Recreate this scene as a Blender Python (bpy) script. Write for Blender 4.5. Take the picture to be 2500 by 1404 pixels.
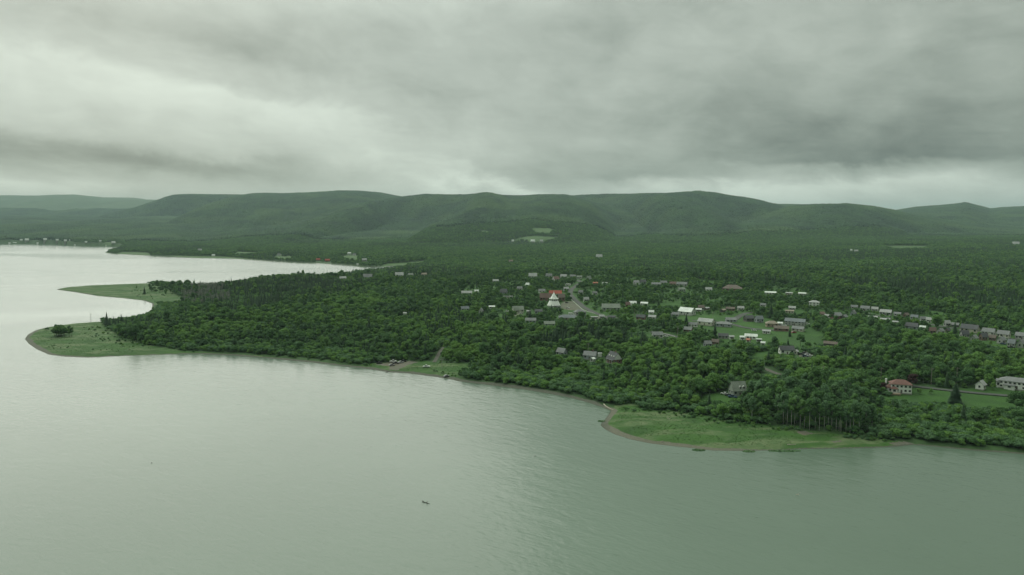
import bpy, math, random
import numpy as np

for o in list(bpy.data.objects):
    bpy.data.objects.remove(o)
S = bpy.context.scene
COL = S.collection
rnd = random.Random(7)
rng = np.random.default_rng(11)

# ------------------------------------------------------------------ camera
F, CX, CY = 1690.0, 1250.0, 702.0          # focal length and centre in photo pixels
HORIZON = 548.0
CAM_H = 112.0
PITCH = math.atan((CY - HORIZON) / F)
cam_d = bpy.data.cameras.new('camera')
cam_d.sensor_width = 36.0
cam_d.lens = F / 2500.0 * 36.0
cam_d.clip_start = 1.0
cam_d.clip_end = 90000.0
cam = bpy.data.objects.new('camera', cam_d)
COL.objects.link(cam)
cam.location = (0, 0, CAM_H)
cam.rotation_euler = (math.pi / 2 - PITCH, 0, 0)
S.camera = cam

# ------------------------------------------------------------------ node helper
class NT:
    def __init__(self, tree):
        self.t = tree; self.n = tree.nodes; self.l = tree.links
    def _in(self, sock, v):
        if isinstance(v, bpy.types.NodeSocket): self.l.new(v, sock)
        elif v is not None: sock.default_value = v
    def new(self, typ, **kw):
        n = self.n.new(typ)
        for k, v in kw.items(): setattr(n, k, v)
        return n
    def m(self, op, a, b=None, c=None, clamp=False):
        n = self.new('ShaderNodeMath', operation=op, use_clamp=clamp)
        for i, v in enumerate((a, b, c)):
            if v is not None: self._in(n.inputs[i], v)
        return n.outputs[0]
    def vm(self, op, a, b=None):
        n = self.new('ShaderNodeVectorMath', operation=op)
        self._in(n.inputs[0], a)
        if b is not None: self._in(n.inputs[1], b)
        return n.outputs[0]
    def noise(self, vec, scale, detail=3.0, rough=0.5, dist=0.0, col=False):
        n = self.new('ShaderNodeTexNoise')
        if vec is not None: self.l.new(vec, n.inputs['Vector'])
        n.inputs['Scale'].default_value = scale
        n.inputs['Detail'].default_value = detail
        n.inputs['Roughness'].default_value = rough
        n.inputs['Distortion'].default_value = dist
        return n.outputs['Color' if col else 0]
    def mix(self, f, a, b):
        n = self.new('ShaderNodeMix', data_type='RGBA')
        self._in(n.inputs[0], f)
        for i, v in ((6, a), (7, b)):
            self._in(n.inputs[i], (*v, 1) if isinstance(v, tuple) and len(v) == 3 else v)
        return n.outputs[2]
    def ramp(self, f, a, b, lo=0.0, hi=1.0):
        n = self.new('ShaderNodeMapRange', interpolation_type='SMOOTHSTEP')
        self._in(n.inputs[0], f)
        n.inputs[1].default_value = a; n.inputs[2].default_value = b
        n.inputs[3].default_value = lo; n.inputs[4].default_value = hi
        return n.outputs[0]

# ------------------------------------------------------------------ sky
SUN_AZ, SUN_EL = math.radians(-31), math.radians(25)      # azimuth from +Y, towards +X
W = bpy.data.worlds.new('World'); S.world = W; W.use_nodes = True
W.node_tree.nodes.clear()
w = NT(W.node_tree)
out = w.new('ShaderNodeOutputWorld')
sky = w.new('ShaderNodeTexSky', sky_type='NISHITA', sun_disc=False)
sky.sun_elevation = SUN_EL; sky.sun_rotation = SUN_AZ
bg1 = w.new('ShaderNodeBackground'); w.l.new(sky.outputs[0], bg1.inputs[0]); bg1.inputs[1].default_value = 0.08
tc = w.new('ShaderNodeTexCoord')
sx = w.new('ShaderNodeSeparateXYZ'); w.l.new(tc.outputs['Generated'], sx.inputs[0])
X, Y, Z = sx.outputs
Zc = w.m('MAXIMUM', Z, 0.0)
az = w.m('ARCTAN2', X, Y)
el = w.m('ARCSINE', Z)
# cloud deck seen in perspective: direction projected on a plane overhead
inv = w.m('DIVIDE', 1.0, w.m('ADD', Zc, 0.085))
cmb = w.new('ShaderNodeCombineXYZ')
w._in(cmb.inputs[0], w.m('MULTIPLY', X, inv)); w._in(cmb.inputs[1], w.m('MULTIPLY', Y, inv))
rot = w.new('ShaderNodeVectorRotate', rotation_type='Z_AXIS'); w.l.new(cmb.outputs[0], rot.inputs['Vector'])
rot.inputs['Angle'].default_value = math.radians(24)
P = w.vm('MULTIPLY', rot.outputs[0], (1.0, 0.42, 1.0))
n1 = w.noise(P, 0.62, 5, 0.55, 0.35)
n2 = w.noise(P, 2.1, 6, 0.6, 0.5)
n3 = w.noise(w.vm('MULTIPLY', cmb.outputs[0], (0.5, 1.0, 1.0)), 3.2, 6, 0.62, 0.6)
wc = w.noise(w.vm('MULTIPLY', tc.outputs['Generated'], (1.0, 1.0, 1.8)), 7.0, 6, 0.62, 0.4, col=True)
ws = w.new('ShaderNodeSeparateXYZ'); w.l.new(wc, ws.inputs[0])
azw = w.m('ADD', az, w.m('MULTIPLY', w.m('SUBTRACT', ws.outputs[0], 0.5), 0.30))
elw = w.m('ADD', el, w.m('MULTIPLY', w.m('SUBTRACT', ws.outputs[1], 0.5), 0.07))
def gauss(px, py, rx, ry, tilt=0.0):
    """A soft cloud mass centred on a direction (given as photo pixel) with half-widths in degrees."""
    a0 = math.atan((px - CX) / F); e0 = (HORIZON - py) / F
    da = w.m('SUBTRACT', azw, a0)
    de = w.m('SUBTRACT', w.m('SUBTRACT', elw, e0), w.m('MULTIPLY', da, tilt))
    q = w.m('ADD', w.m('POWER', w.m('ABSOLUTE', w.m('DIVIDE', da, math.radians(rx))), 2.0),
            w.m('POWER', w.m('ABSOLUTE', w.m('DIVIDE', de, math.radians(ry))), 2.0))
    return w.m('EXPONENT', w.m('MULTIPLY', q, -1.0))
# broad light of the hidden sun, on the left
sd = w.m('ADD', w.m('MULTIPLY', X, math.sin(SUN_AZ) * math.cos(SUN_EL)),
         w.m('ADD', w.m('MULTIPLY', Y, math.cos(SUN_AZ) * math.cos(SUN_EL)), w.m('MULTIPLY', Z, math.sin(SUN_EL))))
glow = w.ramp(sd, -0.35, 1.0)
cl = w.new('ShaderNodeCombineXYZ')
ela = w.m('SUBTRACT', el, w.m('MULTIPLY', az, -0.16))
w._in(cl.inputs[0], w.m('MULTIPLY', az, 2.4)); w._in(cl.inputs[1], w.m('MULTIPLY', ela, 4.8)); w._in(cl.inputs[2], w.m('MULTIPLY', w.m('ABSOLUTE', az), 0.4))
n4 = w.noise(cl.outputs[0], 1.5, 7, 0.58, 0.5)
n5 = w.noise(cl.outputs[0], 5.5, 6, 0.6, 0.7)
L = w.m('ADD', 0.185, w.m('MULTIPLY', glow, 0.36))
L = w.m('ADD', L, w.m('MULTIPLY', w.m('SUBTRACT', n1, 0.5), 0.13))
L = w.m('ADD', L, w.m('MULTIPLY', w.m('SUBTRACT', n2, 0.5), 0.09))
L = w.m('ADD', L, w.m('MULTIPLY', w.m('SUBTRACT', n4, 0.5), 0.32))
L = w.m('ADD', L, w.m('MULTIPLY', w.m('SUBTRACT', n5, 0.5), 0.17))
n6 = w.noise(w.vm('MULTIPLY', tc.outputs['Generated'], (1.0, 1.0, 2.0)), 7.5, 6, 0.55, 0.6)
L = w.m('ADD', L, w.m('MULTIPLY', w.m('SUBTRACT', n6, 0.5), 0.24))
L = w.m('ADD', L, w.m('MULTIPLY', w.m('SUBTRACT', n3, 0.5), 0.09))
def slab(px, py, rx, lo, hi, tilt=0.0):
    """A cloud bank: soft sideways, fading over lo degrees below its middle and hi degrees above it."""
    a0 = math.atan((px - CX) / F); e0 = (HORIZON - py) / F
    da = w.m('SUBTRACT', azw, a0)
    de = w.m('SUBTRACT', w.m('SUBTRACT', elw, e0), w.m('MULTIPLY', da, tilt))
    qa = w.m('EXPONENT', w.m('MULTIPLY', w.m('POWER', w.m('ABSOLUTE', w.m('DIVIDE', da, math.radians(rx))), 2.4), -1.0))
    up = w.m('EXPONENT', w.m('MULTIPLY', w.m('POWER', w.m('DIVIDE', w.m('MAXIMUM', de, 0.0), math.radians(hi)), 1.6), -1.0))
    dn = w.m('EXPONENT', w.m('MULTIPLY', w.m('POWER', w.m('DIVIDE', w.m('MAXIMUM', w.m('MULTIPLY', de, -1.0), 0.0), math.radians(lo)), 1.6), -1.0))
    return w.m('MULTIPLY', qa, w.m('MULTIPLY', up, dn))
MASSES = [  # photo column and row of the bank, half-width, fade below and above (degrees), strength, tilt
    (120, 225, 15, 4.0, 0.7, 0.15, -0.10), (800, 300, 11, 2.6, 0.7, 0.15, -0.22), (250, 60, 14, 2.5, 3.0, 0.06, -0.1),
    (40, 395, 13, 1.0, 0.7, -0.25, -0.05), (480, 425, 12, 0.8, 1.0, -0.13, -0.05), (30, 462, 7, 0.8, 0.5, 0.20, -0.03),
    (1230, 458, 7, 0.9, 0.35, 0.27, -0.18), (1100, 415, 7, 0.7, 0.35, 0.10, -0.25), (920, 472, 1.2, 0.25, 0.2, 0.18, -0.1),
    (2130, 412, 13, 0.45, 4.4, -0.205, -0.03), (1800, 330, 11, 1.6, 2.4, -0.07, -0.22), (1520, 436, 8, 0.4, 1.6, -0.17, -0.03),
    (2150, 468, 15, 1.6, 0.6, 0.33, 0.0), (1700, 470, 7, 1.0, 0.5, 0.10, 0.0),
    (1000, 240, 13, 0.8, 2.4, -0.08, -0.2), (450, 150, 11, 0.7, 2.0, -0.10, -0.10), (1300, 60, 14, 3.0, 3.0, -0.05, 0.0)]
for px, py, rx, lo, hi, st, tilt in MASSES:
    L = w.m('ADD', L, w.m('MULTIPLY', slab(px, py, rx, lo, hi, tilt), st))
# an overcast sky brightens towards the zenith and round the hidden sun
L = w.m('MULTIPLY', w.m('MAXIMUM', L, 0.05), w.m('ADD', 1.0, w.m('MULTIPLY', w.ramp(el, 0.26, 1.1), 2.6)))
L = w.m('ADD', L, w.m('MULTIPLY', w.m('MULTIPLY', w.ramp(sd, 0.62, 1.0), w.ramp(el, 0.22, 0.55)), 0.9))
# below the horizon only a dim grey
tint = w.mix(w.ramp(L, 0.25, 0.62), (0.878, 1.0, 0.850), (0.905, 1.0, 0.875))
csc = w.new('ShaderNodeVectorMath', operation='SCALE'); w.l.new(tint, csc.inputs[0]); w._in(csc.inputs['Scale'], L)
bg2 = w.new('ShaderNodeBackground'); w.l.new(csc.outputs[0], bg2.inputs[0]); bg2.inputs[1].default_value = 1.0
mx = w.new('ShaderNodeMixShader'); mx.inputs[0].default_value = 0.95
w.l.new(bg1.outputs[0], mx.inputs[1]); w.l.new(bg2.outputs[0], mx.inputs[2])
w.l.new(mx.outputs[0], out.inputs[0])

# ------------------------------------------------------------------ sun behind the clouds
sun_d = bpy.data.lights.new('sun', 'SUN'); sun_d.energy = 0.95; sun_d.angle = math.radians(60)
sun_d.color = (1.0, 0.97, 0.9)
sun = bpy.data.objects.new('sun', sun_d); COL.objects.link(sun)
sun.rotation_euler = (math.pi / 2 - SUN_EL, 0, math.pi - SUN_AZ)
sun.location = (-400, 250, 600)

# ------------------------------------------------------------------ exposure and render settings
S.view_settings.view_transform = 'Standard'; S.view_settings.look = 'None'
S.view_settings.exposure = 0.0; S.view_settings.gamma = 1.0; S.view_settings.use_curve_mapping = False
S.render.engine = 'CYCLES'
S.cycles.max_bounces = 4; S.cycles.diffuse_bounces = 2; S.cycles.glossy_bounces = 2
S.cycles.transmission_bounces = 2; S.cycles.volume_bounces = 0; S.cycles.transparent_max_bounces = 4
S.cycles.sample_clamp_indirect = 3.0
S.cycles.use_adaptive_sampling = True; S.cycles.adaptive_threshold = 0.015

# ================================================================== terrain maths
def unproj_dir(px, py):
    dx = (np.asarray(px, float) - CX) / F; dy = -(np.asarray(py, float) - CY) / F
    return dx, math.cos(PITCH) + dy * math.sin(PITCH), -math.sin(PITCH) + dy * math.cos(PITCH)
def project(x, y, z):
    z = z - CAM_H
    zc = y * math.cos(PITCH) - z * math.sin(PITCH)
    return CX + F * x / zc, CY - F * (y * math.sin(PITCH) + z * math.cos(PITCH)) / zc, zc
def to_water(pts):
    p = np.array(pts, float)
    dx, dy, dz = unproj_dir(p[:, 0], p[:, 1])
    t = -CAM_H / dz
    return np.stack([dx * t, dy * t], 1)
def sstep(a, b, x):
    t = np.clip((x - a) / (b - a), 0, 1); return t * t * (3 - 2 * t)
def vnoise(x, y, s, seed=0):
    x = x / s; y = y / s
    xi = np.floor(x).astype(np.int64); yi = np.floor(y).astype(np.int64)
    fx = x - xi; fy = y - yi
    fx = fx * fx * (3 - 2 * fx); fy = fy * fy * (3 - 2 * fy)
    def h(a, b):
        n = (a * 374761393 + b * 668265263 + seed * 974634777) & 0x7fffffff
        n = ((n ^ (n >> 13)) * 1274126177) & 0x7fffffff
        return ((n ^ (n >> 16)) & 0xffff) / 65535.0
    return (h(xi, yi) * (1 - fx) + h(xi + 1, yi) * fx) * (1 - fy) + (h(xi, yi + 1) * (1 - fx) + h(xi + 1, yi + 1) * fx) * fy
def fbm(x, y, s, seed=0, oct=4):
    r = 0; a = 0.5; t = 0
    for i in range(oct):
        r = r + a * vnoise(x, y, s / 2 ** i, seed + i * 17); t += a; a *= 0.5
    return r / t

COAST = [(2950, 1135), (2700, 1120), (2560, 1113), (2500, 1109), (2440, 1104), (2380, 1100), (2320, 1094), (2270, 1089),
 (2230, 1086), (2190, 1090), (2140, 1093), (2050, 1095), (1960, 1096), (1900, 1099), (1820, 1101), (1740, 1100), (1690, 1094),
 (1640, 1089), (1590, 1083), (1540, 1073), (1500, 1060), (1477, 1048), (1466, 1038), (1470, 1031), (1479, 1022),
 (1487, 1011), (1492, 1003), (1470, 994), (1440, 984), (1400, 973), (1340, 961), (1280, 951), (1200, 941), (1120, 931),
 (1095, 925), (1060, 920), (1000, 912), (950, 909), (900, 901), (850, 895), (780, 887), (700, 879), (640, 873), (560, 867),
 (470, 864), (400, 866), (300, 869), (220, 873), (160, 871), (120, 866), (90, 853), (70, 839), (61, 828), (68, 817),
 (88, 806), (120, 798), (180, 790), (240, 786), (300, 783), (345, 772), (372, 754), (372, 741), (350, 734), (300, 728),
 (240, 723), (180, 713), (150, 709), (136, 707), (160, 702), (220, 697), (300, 694), (380, 691), (440, 693), (480, 700),
 (540, 694), (600, 686), (680, 678), (720, 676), (790, 678), (850, 668), (920, 662), (975, 655), (988, 651), (960, 650),
 (920, 652), (880, 652), (840, 647), (780, 643), (720, 641), (640, 636), (560, 631), (480, 630), (400, 626), (320, 622),
 (270, 619), (257, 617), (263, 612), (300, 604), (285, 602), (200, 601), (130, 597), (60, 596), (0, 596), (-300, 593)]
CW = to_water(COAST)
POLY = np.concatenate([CW, [(-12000, 5500), (-22000, 30000), (30000, 30000), (30000, 120)]])
SEG = CW
def inside(poly, x, y):
    r = np.zeros(np.shape(x), bool)
    n = len(poly); j = n - 1
    for i in range(n):
        xi, yi = poly[i]; xj, yj = poly[j]
        c = ((yi > y) != (yj > y))
        if yi != yj:
            r ^= c & (x < (xj - xi) * (y - yi) / (yj - yi) + xi)
        j = i
    return r
def coast_dist(x, y):
    best = np.full(np.shape(x), 1e18)
    for i in range(len(SEG) - 1):
        ax, ay = SEG[i]; bx, by = SEG[i + 1]
        dx, dy = bx - ax, by - ay
        t = np.clip(((x - ax) * dx + (y - ay) * dy) / (dx * dx + dy * dy), 0, 1)
        d = (x - ax - t * dx) ** 2 + (y - ay - t * dy) ** 2
        np.minimum(best, d, out=best)
    d = np.sqrt(best)
    return np.where(inside(POLY, x, y), d, -d)

RIDGES = [  # crest depth, foot depth, (tan-azimuth as photo column, photo row of the crest)
 (13000, 7000, [(-2500, 470), (-400, 478), (0, 477), (60, 478), (190, 476), (260, 483), (330, 482), (400, 490), (470, 503), (700, 530), (1000, 548)]),
 (8600, 4300, [(-2500, 560), (-200, 562), (0, 557), (60, 556), (150, 545), (250, 531), (330, 511), (380, 495), (410, 484), (432, 479), (560, 477), (700, 478), (760, 476), (800, 473), (830, 470), (880, 472), (930, 476), (1000, 485), (1100, 500), (1300, 525), (1500, 548)]),
 (6600, 2900, [(500, 556), (700, 540), (800, 520), (900, 500), (980, 484), (1040, 477), (1100, 478), (1200, 479), (1300, 481), (1380, 484), (1450, 500), (1600, 530), (1800, 555)]),
 (7200, 3300, [(1050, 540), (1200, 510), (1300, 488), (1390, 480), (1480, 476), (1560, 476.5), (1620, 479), (1660, 476), (1700, 473), (1740, 477), (1790, 486), (1850, 494), (1910, 503), (1960, 511), (2050, 530), (2300, 555)]),
 (5900, 3000, [(1600, 560), (1750, 545), (1850, 522), (1930, 508), (2000, 502), (2060, 500), (2130, 508), (2180, 518), (2230, 530), (2400, 550), (2600, 560)]),
 (8600, 3900, [(1780, 530), (1880, 503), (1960, 505), (2060, 515), (2180, 517), (2230, 510), (2290, 506), (2350, 500), (2390, 509), (2410, 514), (2440, 511), (2500, 508), (2800, 514), (5000, 520)])]
def ground(x, y, d=None):
    x = np.asarray(x, float); y = np.asarray(y, float)
    if d is None: d = coast_dist(x, y)
    n = fbm(x, y, 90.0, 3)
    z = 0.9 * np.clip(d / 7, 0, 1) + 0.7 * np.clip(d / 45, 0, 1) + 8.5 * sstep(35, 190, d) + 6 * sstep(150, 700, d) + 26 * sstep(600, 3200, d)
    z = z + (n - 0.5) * 3.0 * sstep(30, 200, d) + (fbm(x, y, 500.0, 9) - 0.5) * 10 * sstep(300, 900, d)
    yy = np.maximum(y, 50.0)
    u = CX + F * x / yy
    for k, (y1, y0, pts) in enumerate(RIDGES):
        p = np.array(pts, float)
        crest = CAM_H + (HORIZON - np.interp(u, p[:, 0], p[:, 1])) / F * y1 - 8
        wob = (fbm(u, yy * 0.02, 260.0, 40 + k, 3) - 0.5)
        f0 = y0 + wob * 800
        s = (yy - f0) / (y1 - f0)
        up = np.clip(s, 0, 1)
        prof = 0.42 * up ** 1.25 + 0.58 * up * up * (3 - 2 * up)
        over = np.clip(s - 1, 0, 2)
        prof = prof - 0.9 * over * over - 0.25 * over
        rid = 1 - 2.2 * (2 * fbm(x, y * 0.24, 850.0, 60 + k, 2) - 1) ** 2
        h = crest * prof + (rid - 0.72) * 290 * np.clip(up * (1 - up) * 4, 0, 1) * np.clip(crest / 400, 0, 1)
        h = h - 40.0 * (1 - sstep(0.0, 0.12, s))
        e = np.clip(0.5 + 0.5 * (h - z) / 12.0, 0, 1)
        z = z * (1 - e) + h * e + 3.0 * e * (1 - e)
    return np.where(d > 0, z, np.maximum(d * 0.13, -3.0))
def to_ground(pts, z_off=0.0):
    """Photo pixels -> the first point of the terrain along each pixel's direction."""
    p = np.atleast_2d(np.array(pts, float))
    dx, dy, dz = unproj_dir(p[:, 0], p[:, 1])
    ts = np.geomspace(170, 12000, 420)
    X = dx[:, None] * ts; Y = dy[:, None] * ts; Zr = CAM_H + dz[:, None] * ts
    G = np.maximum(ground(X.ravel(), Y.ravel()).reshape(X.shape), 0.0)
    below = Zr < G
    i = np.clip(np.argmax(below, 1), 1, len(ts) - 1)
    k = np.arange(len(p))
    a = (Zr - G)[k, i - 1]; b = (G - Zr)[k, i]
    t = ts[i - 1] + (ts[i] - ts[i - 1]) * np.clip(a / np.maximum(a + b, 1e-6), 0, 1)
    x, y = dx * t, dy * t
    return np.stack([x, y, np.maximum(ground(x, y), 0)], 1)

# clearings and surfaces, outlined on the ground
LAWN = {
 'marsh': [(1492, 1003), (1500, 990), (1560, 988), (1570, 1000), (1640, 1003), (1760, 1022), (1870, 1036), (1950, 1048), (2060, 1062), (2150, 1072), (2250, 1084), (2230, 1090), (2050, 1098), (1740, 1104), (1600, 1090), (1500, 1066), (1462, 1036), (1480, 1018)],
 'east_lawn': [(2130, 962), (2170, 968), (2240, 942), (2330, 950), (2420, 944), (2560, 955), (2560, 1006), (2440, 1000), (2340, 996), (2230, 994), (2150, 984)],
 'cottage_lawn': [(1705, 978), (1722, 966), (1750, 960), (1800, 968), (1806, 976), (1770, 984), (1735, 990)],
 'landing': [(880, 890), (930, 884), (1000, 884), (1040, 880), (1060, 886), (1130, 886), (1160, 890), (1116, 921), (1060, 922), (950, 912), (890, 902)],
 'point': [(50, 826), (120, 794), (245, 782), (262, 800), (300, 825), (360, 842), (440, 855), (640, 868), (640, 878), (460, 870), (220, 880), (90, 866)],
 'spit': [(130, 707), (160, 699), (300, 690), (350, 688), (420, 708), (440, 722), (452, 730), (440, 741), (380, 745), (300, 731), (180, 716)],
 'green': [(1640, 772), (1700, 770), (1800, 770), (1870, 776), (1900, 790), (1985, 806), (2012, 826), (2005, 842), (1960, 850), (1900, 843), (1840, 838), (1760, 832), (1720, 815), (1700, 800), (1660, 790)],
 'paddock': [(1830, 870), (1850, 858), (1886, 856), (1884, 872), (1850, 890), (1832, 886)],
 'field_green': [(1575, 743), (1672, 736), (1678, 745), (1600, 752)],
 'church_green': [(1370, 757), (1420, 752), (1450, 768), (1440, 774), (1375, 768)],
 'slope_grass': [(1500, 990), (1540, 986), (1600, 990), (1600, 1000), (1500, 1006)],
 'house_yard': [(1418, 884), (1520, 893), (1535, 885), (1520, 878), (1420, 874)],
 'row_yard': [(2380, 826), (2420, 832), (2520, 856), (2520, 872), (2470, 862), (2400, 846)],
}
FIELD = {
 'a': [(1250, 587), (1275, 580), (1372, 579), (1335, 590), (1300, 592)], 'b': [(1292, 559), (1340, 557), (1356, 562), (1338, 573), (1310, 571)],
 'c': [(2135, 601), (2280, 600), (2255, 611), (2180, 612), (2165, 606)], 'd': [(930, 650), (945, 643), (1035, 637), (1045, 643), (965, 653)],
 'e': [(285, 619), (300, 615), (365, 617), (365, 624), (300, 624)], 'f': [(580, 614), (625, 616), (632, 622), (570, 626)],
 'g': [(668, 627), (716, 626), (714, 635), (672, 634)], 'h': [(825, 625), (878, 624), (872, 640), (838, 637)],
 'i': [(255, 592), (285, 590), (280, 598), (258, 599)], 'j': [(1348, 575), (1366, 571), (1366, 577)],
 'k': [(400, 624), (560, 627), (620, 633), (500, 632)], 'l': [(1150, 567), (1180, 563), (1225, 566), (1180, 570)],
}
VILLAGE = [(1110, 705), (1270, 668), (1330, 660), (1450, 660), (1560, 678), (1700, 682), (1830, 690), (2000, 706), (2130, 738), (2300, 762), (2540, 800), (2540, 862), (2400, 836), (2280, 812), (2120, 790), (2030, 795), (2010, 850), (1900, 878), (1850, 850), (1700, 852), (1580, 830), (1430, 802), (1300, 802), (1160, 772)]
def poly_ground(pts):
    return to_ground(pts)[:, :2]
LAWN_W = {k: poly_ground(v) for k, v in LAWN.items()}
FIELD_W = {k: poly_ground(v) for k, v in FIELD.items()}
VIL_W = poly_ground(VILLAGE)
DIRT_W = [poly_ground(v) for v in ([(915, 890), (945, 885), (1000, 881), (1025, 884), (995, 892), (972, 905), (948, 903), (952, 895)],
          [(1940, 1053), (1965, 1050), (1992, 1060), (1960, 1064)], [(2028, 1077), (2052, 1074), (2060, 1079), (2036, 1082)],
          [(2160, 1080), (2210, 1076), (2235, 1084), (2190, 1089)])]
PAVE_W = [poly_ground(v) for v in ([(1368, 742), (1376, 736), (1398, 735), (1414, 748), (1424, 757), (1392, 758), (1370, 754)],
          [(1430, 774), (1470, 770), (1490, 782), (1465, 792), (1438, 787), (1420, 778)], [(1247, 764), (1278, 764), (1278, 772), (1246, 772)],
          [(1952, 862), (1985, 864), (1982, 874), (1950, 872)])]

# ================================================================== materials
MATS = {}
def principled(name):
    m = bpy.data.materials.new(name); m.use_nodes = True
    t = NT(m.node_tree); b = t.n['Principled BSDF']
    MATS[name] = m
    return m, t, b
def plain(name, col, rough=0.8, var=0.25, scale=1.5, spec=0.3, metal=0.0):
    if name in MATS: return MATS[name]
    m, t, b = principled(name)
    tcn = t.new('ShaderNodeTexCoord')
    n = t.noise(tcn.outputs['Object'], scale, 4, 0.6)
    n2 = t.noise(tcn.outputs['Object'], scale * 0.17, 2, 0.5)
    f = t.m('ADD', t.m('MULTIPLY', n, 0.6), t.m('MULTIPLY', n2, 0.4))
    dk = tuple(c * (1 - var) for c in col); lt = tuple(min(1, c * (1 + var)) for c in col)
    t.l.new(t.mix(t.ramp(f, 0.3, 0.7), dk, lt), b.inputs['Base Color'])
    b.inputs['Roughness'].default_value = rough
    b.inputs['Specular IOR Level'].default_value = spec
    b.inputs['Metallic'].default_value = metal
    return m
def foliage(name, dark, light, warm):
    m, t, b = principled(name)
    oi = t.new('ShaderNodeObjectInfo')
    geo = t.new('ShaderNodeNewGeometry')
    stand = t.noise(oi.outputs['Location'], 0.016, 3, 0.6)
    leaf = t.noise(geo.outputs['Position'], 0.9, 2, 0.6)
    f = t.m('ADD', t.m('MULTIPLY', oi.outputs['Random'], 0.40), t.m('MULTIPLY', t.ramp(stand, 0.36, 0.64), 0.60))
    c = t.mix(f, dark, light)
    r2 = t.m('FRACT', t.m('MULTIPLY', oi.outputs['Random'], 37.7))
    c = t.mix(t.m('MULTIPLY', t.ramp(r2, 0.55, 1.0), 0.6), c, warm)
    hsv = t.new('ShaderNodeHueSaturation'); t.l.new(c, hsv.inputs['Color'])
    t._in(hsv.inputs['Value'], t.m('ADD', 0.72, t.m('MULTIPLY', leaf, 0.56)))
    t.l.new(hsv.outputs[0], b.inputs['Base Color'])
    b.inputs['Roughness'].default_value = 0.75
    b.inputs['Specular IOR Level'].default_value = 0.25
    tl = t.new('ShaderNodeBsdfTranslucent'); t.l.new(hsv.outputs[0], tl.inputs['Color'])
    ms = t.new('ShaderNodeMixShader'); ms.inputs[0].default_value = 0.30
    t.l.new(b.outputs[0], ms.inputs[1]); t.l.new(tl.outputs[0], ms.inputs[2])
    t.l.new(ms.outputs[0], t.n['Material Output'].inputs['Surface'])
    return m
foliage('leaf_mid', (0.060, 0.138, 0.048), (0.112, 0.232, 0.066), (0.142, 0.262, 0.066))
foliage('leaf_light', (0.112, 0.232, 0.056), (0.150, 0.290, 0.064), (0.176, 0.305, 0.064))
foliage('leaf_dark', (0.050, 0.110, 0.044), (0.082, 0.174, 0.058), (0.104, 0.192, 0.060))
foliage('leaf_grey', (0.092, 0.182, 0.080), (0.125, 0.236, 0.102), (0.130, 0.230, 0.090))
foliage('needles', (0.032, 0.072, 0.034), (0.050, 0.108, 0.045), (0.062, 0.120, 0.048))
def hill_leaf():
    m, t, b = principled('hill_leaf')
    pos = t.new('ShaderNodeNewGeometry').outputs['Position']
    oi = t.new('ShaderNodeObjectInfo')
    big = t.noise(pos, 0.0021, 4, 0.6, 0.4); mid = t.noise(t.vm('MULTIPLY', pos, (1.0, 0.35, 1.0)), 0.009, 5, 0.7); fine = t.noise(pos, 0.14, 2, 0.6)
    f = t.m('ADD', t.m('MULTIPLY', mid, 0.65), t.m('MULTIPLY', fine, 0.35))
    c = t.mix(t.ramp(f, 0.38, 0.62), (0.012, 0.036, 0.019), (0.050, 0.112, 0.036))
    c = t.mix(t.m('MULTIPLY', t.ramp(big, 0.47, 0.64), 0.6), c, (0.088, 0.150, 0.044))
    c = t.mix(t.m('MULTIPLY', oi.outputs['Random'], 0.25), c, (0.028, 0.064, 0.028))
    t.l.new(c, b.inputs['Base Color']); b.inputs['Roughness'].default_value = 0.8; b.inputs['Specular IOR Level'].default_value = 0.2
hill_leaf()
foliage('leaf_red', (0.060, 0.030, 0.032), (0.075, 0.036, 0.036), (0.070, 0.034, 0.030))
foliage('twigs', (0.12, 0.14, 0.11), (0.16, 0.175, 0.14), (0.10, 0.15, 0.08))
plain('bark', (0.085, 0.07, 0.055), 0.9, 0.3, 2.0)
plain('birch_bark', (0.42, 0.41, 0.37), 0.8, 0.4, 1.3)
plain('driftwood', (0.42, 0.38, 0.31), 0.85, 0.3, 1.2)
plain('wet_wood', (0.05, 0.045, 0.035), 0.6, 0.3, 1.2)

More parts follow.
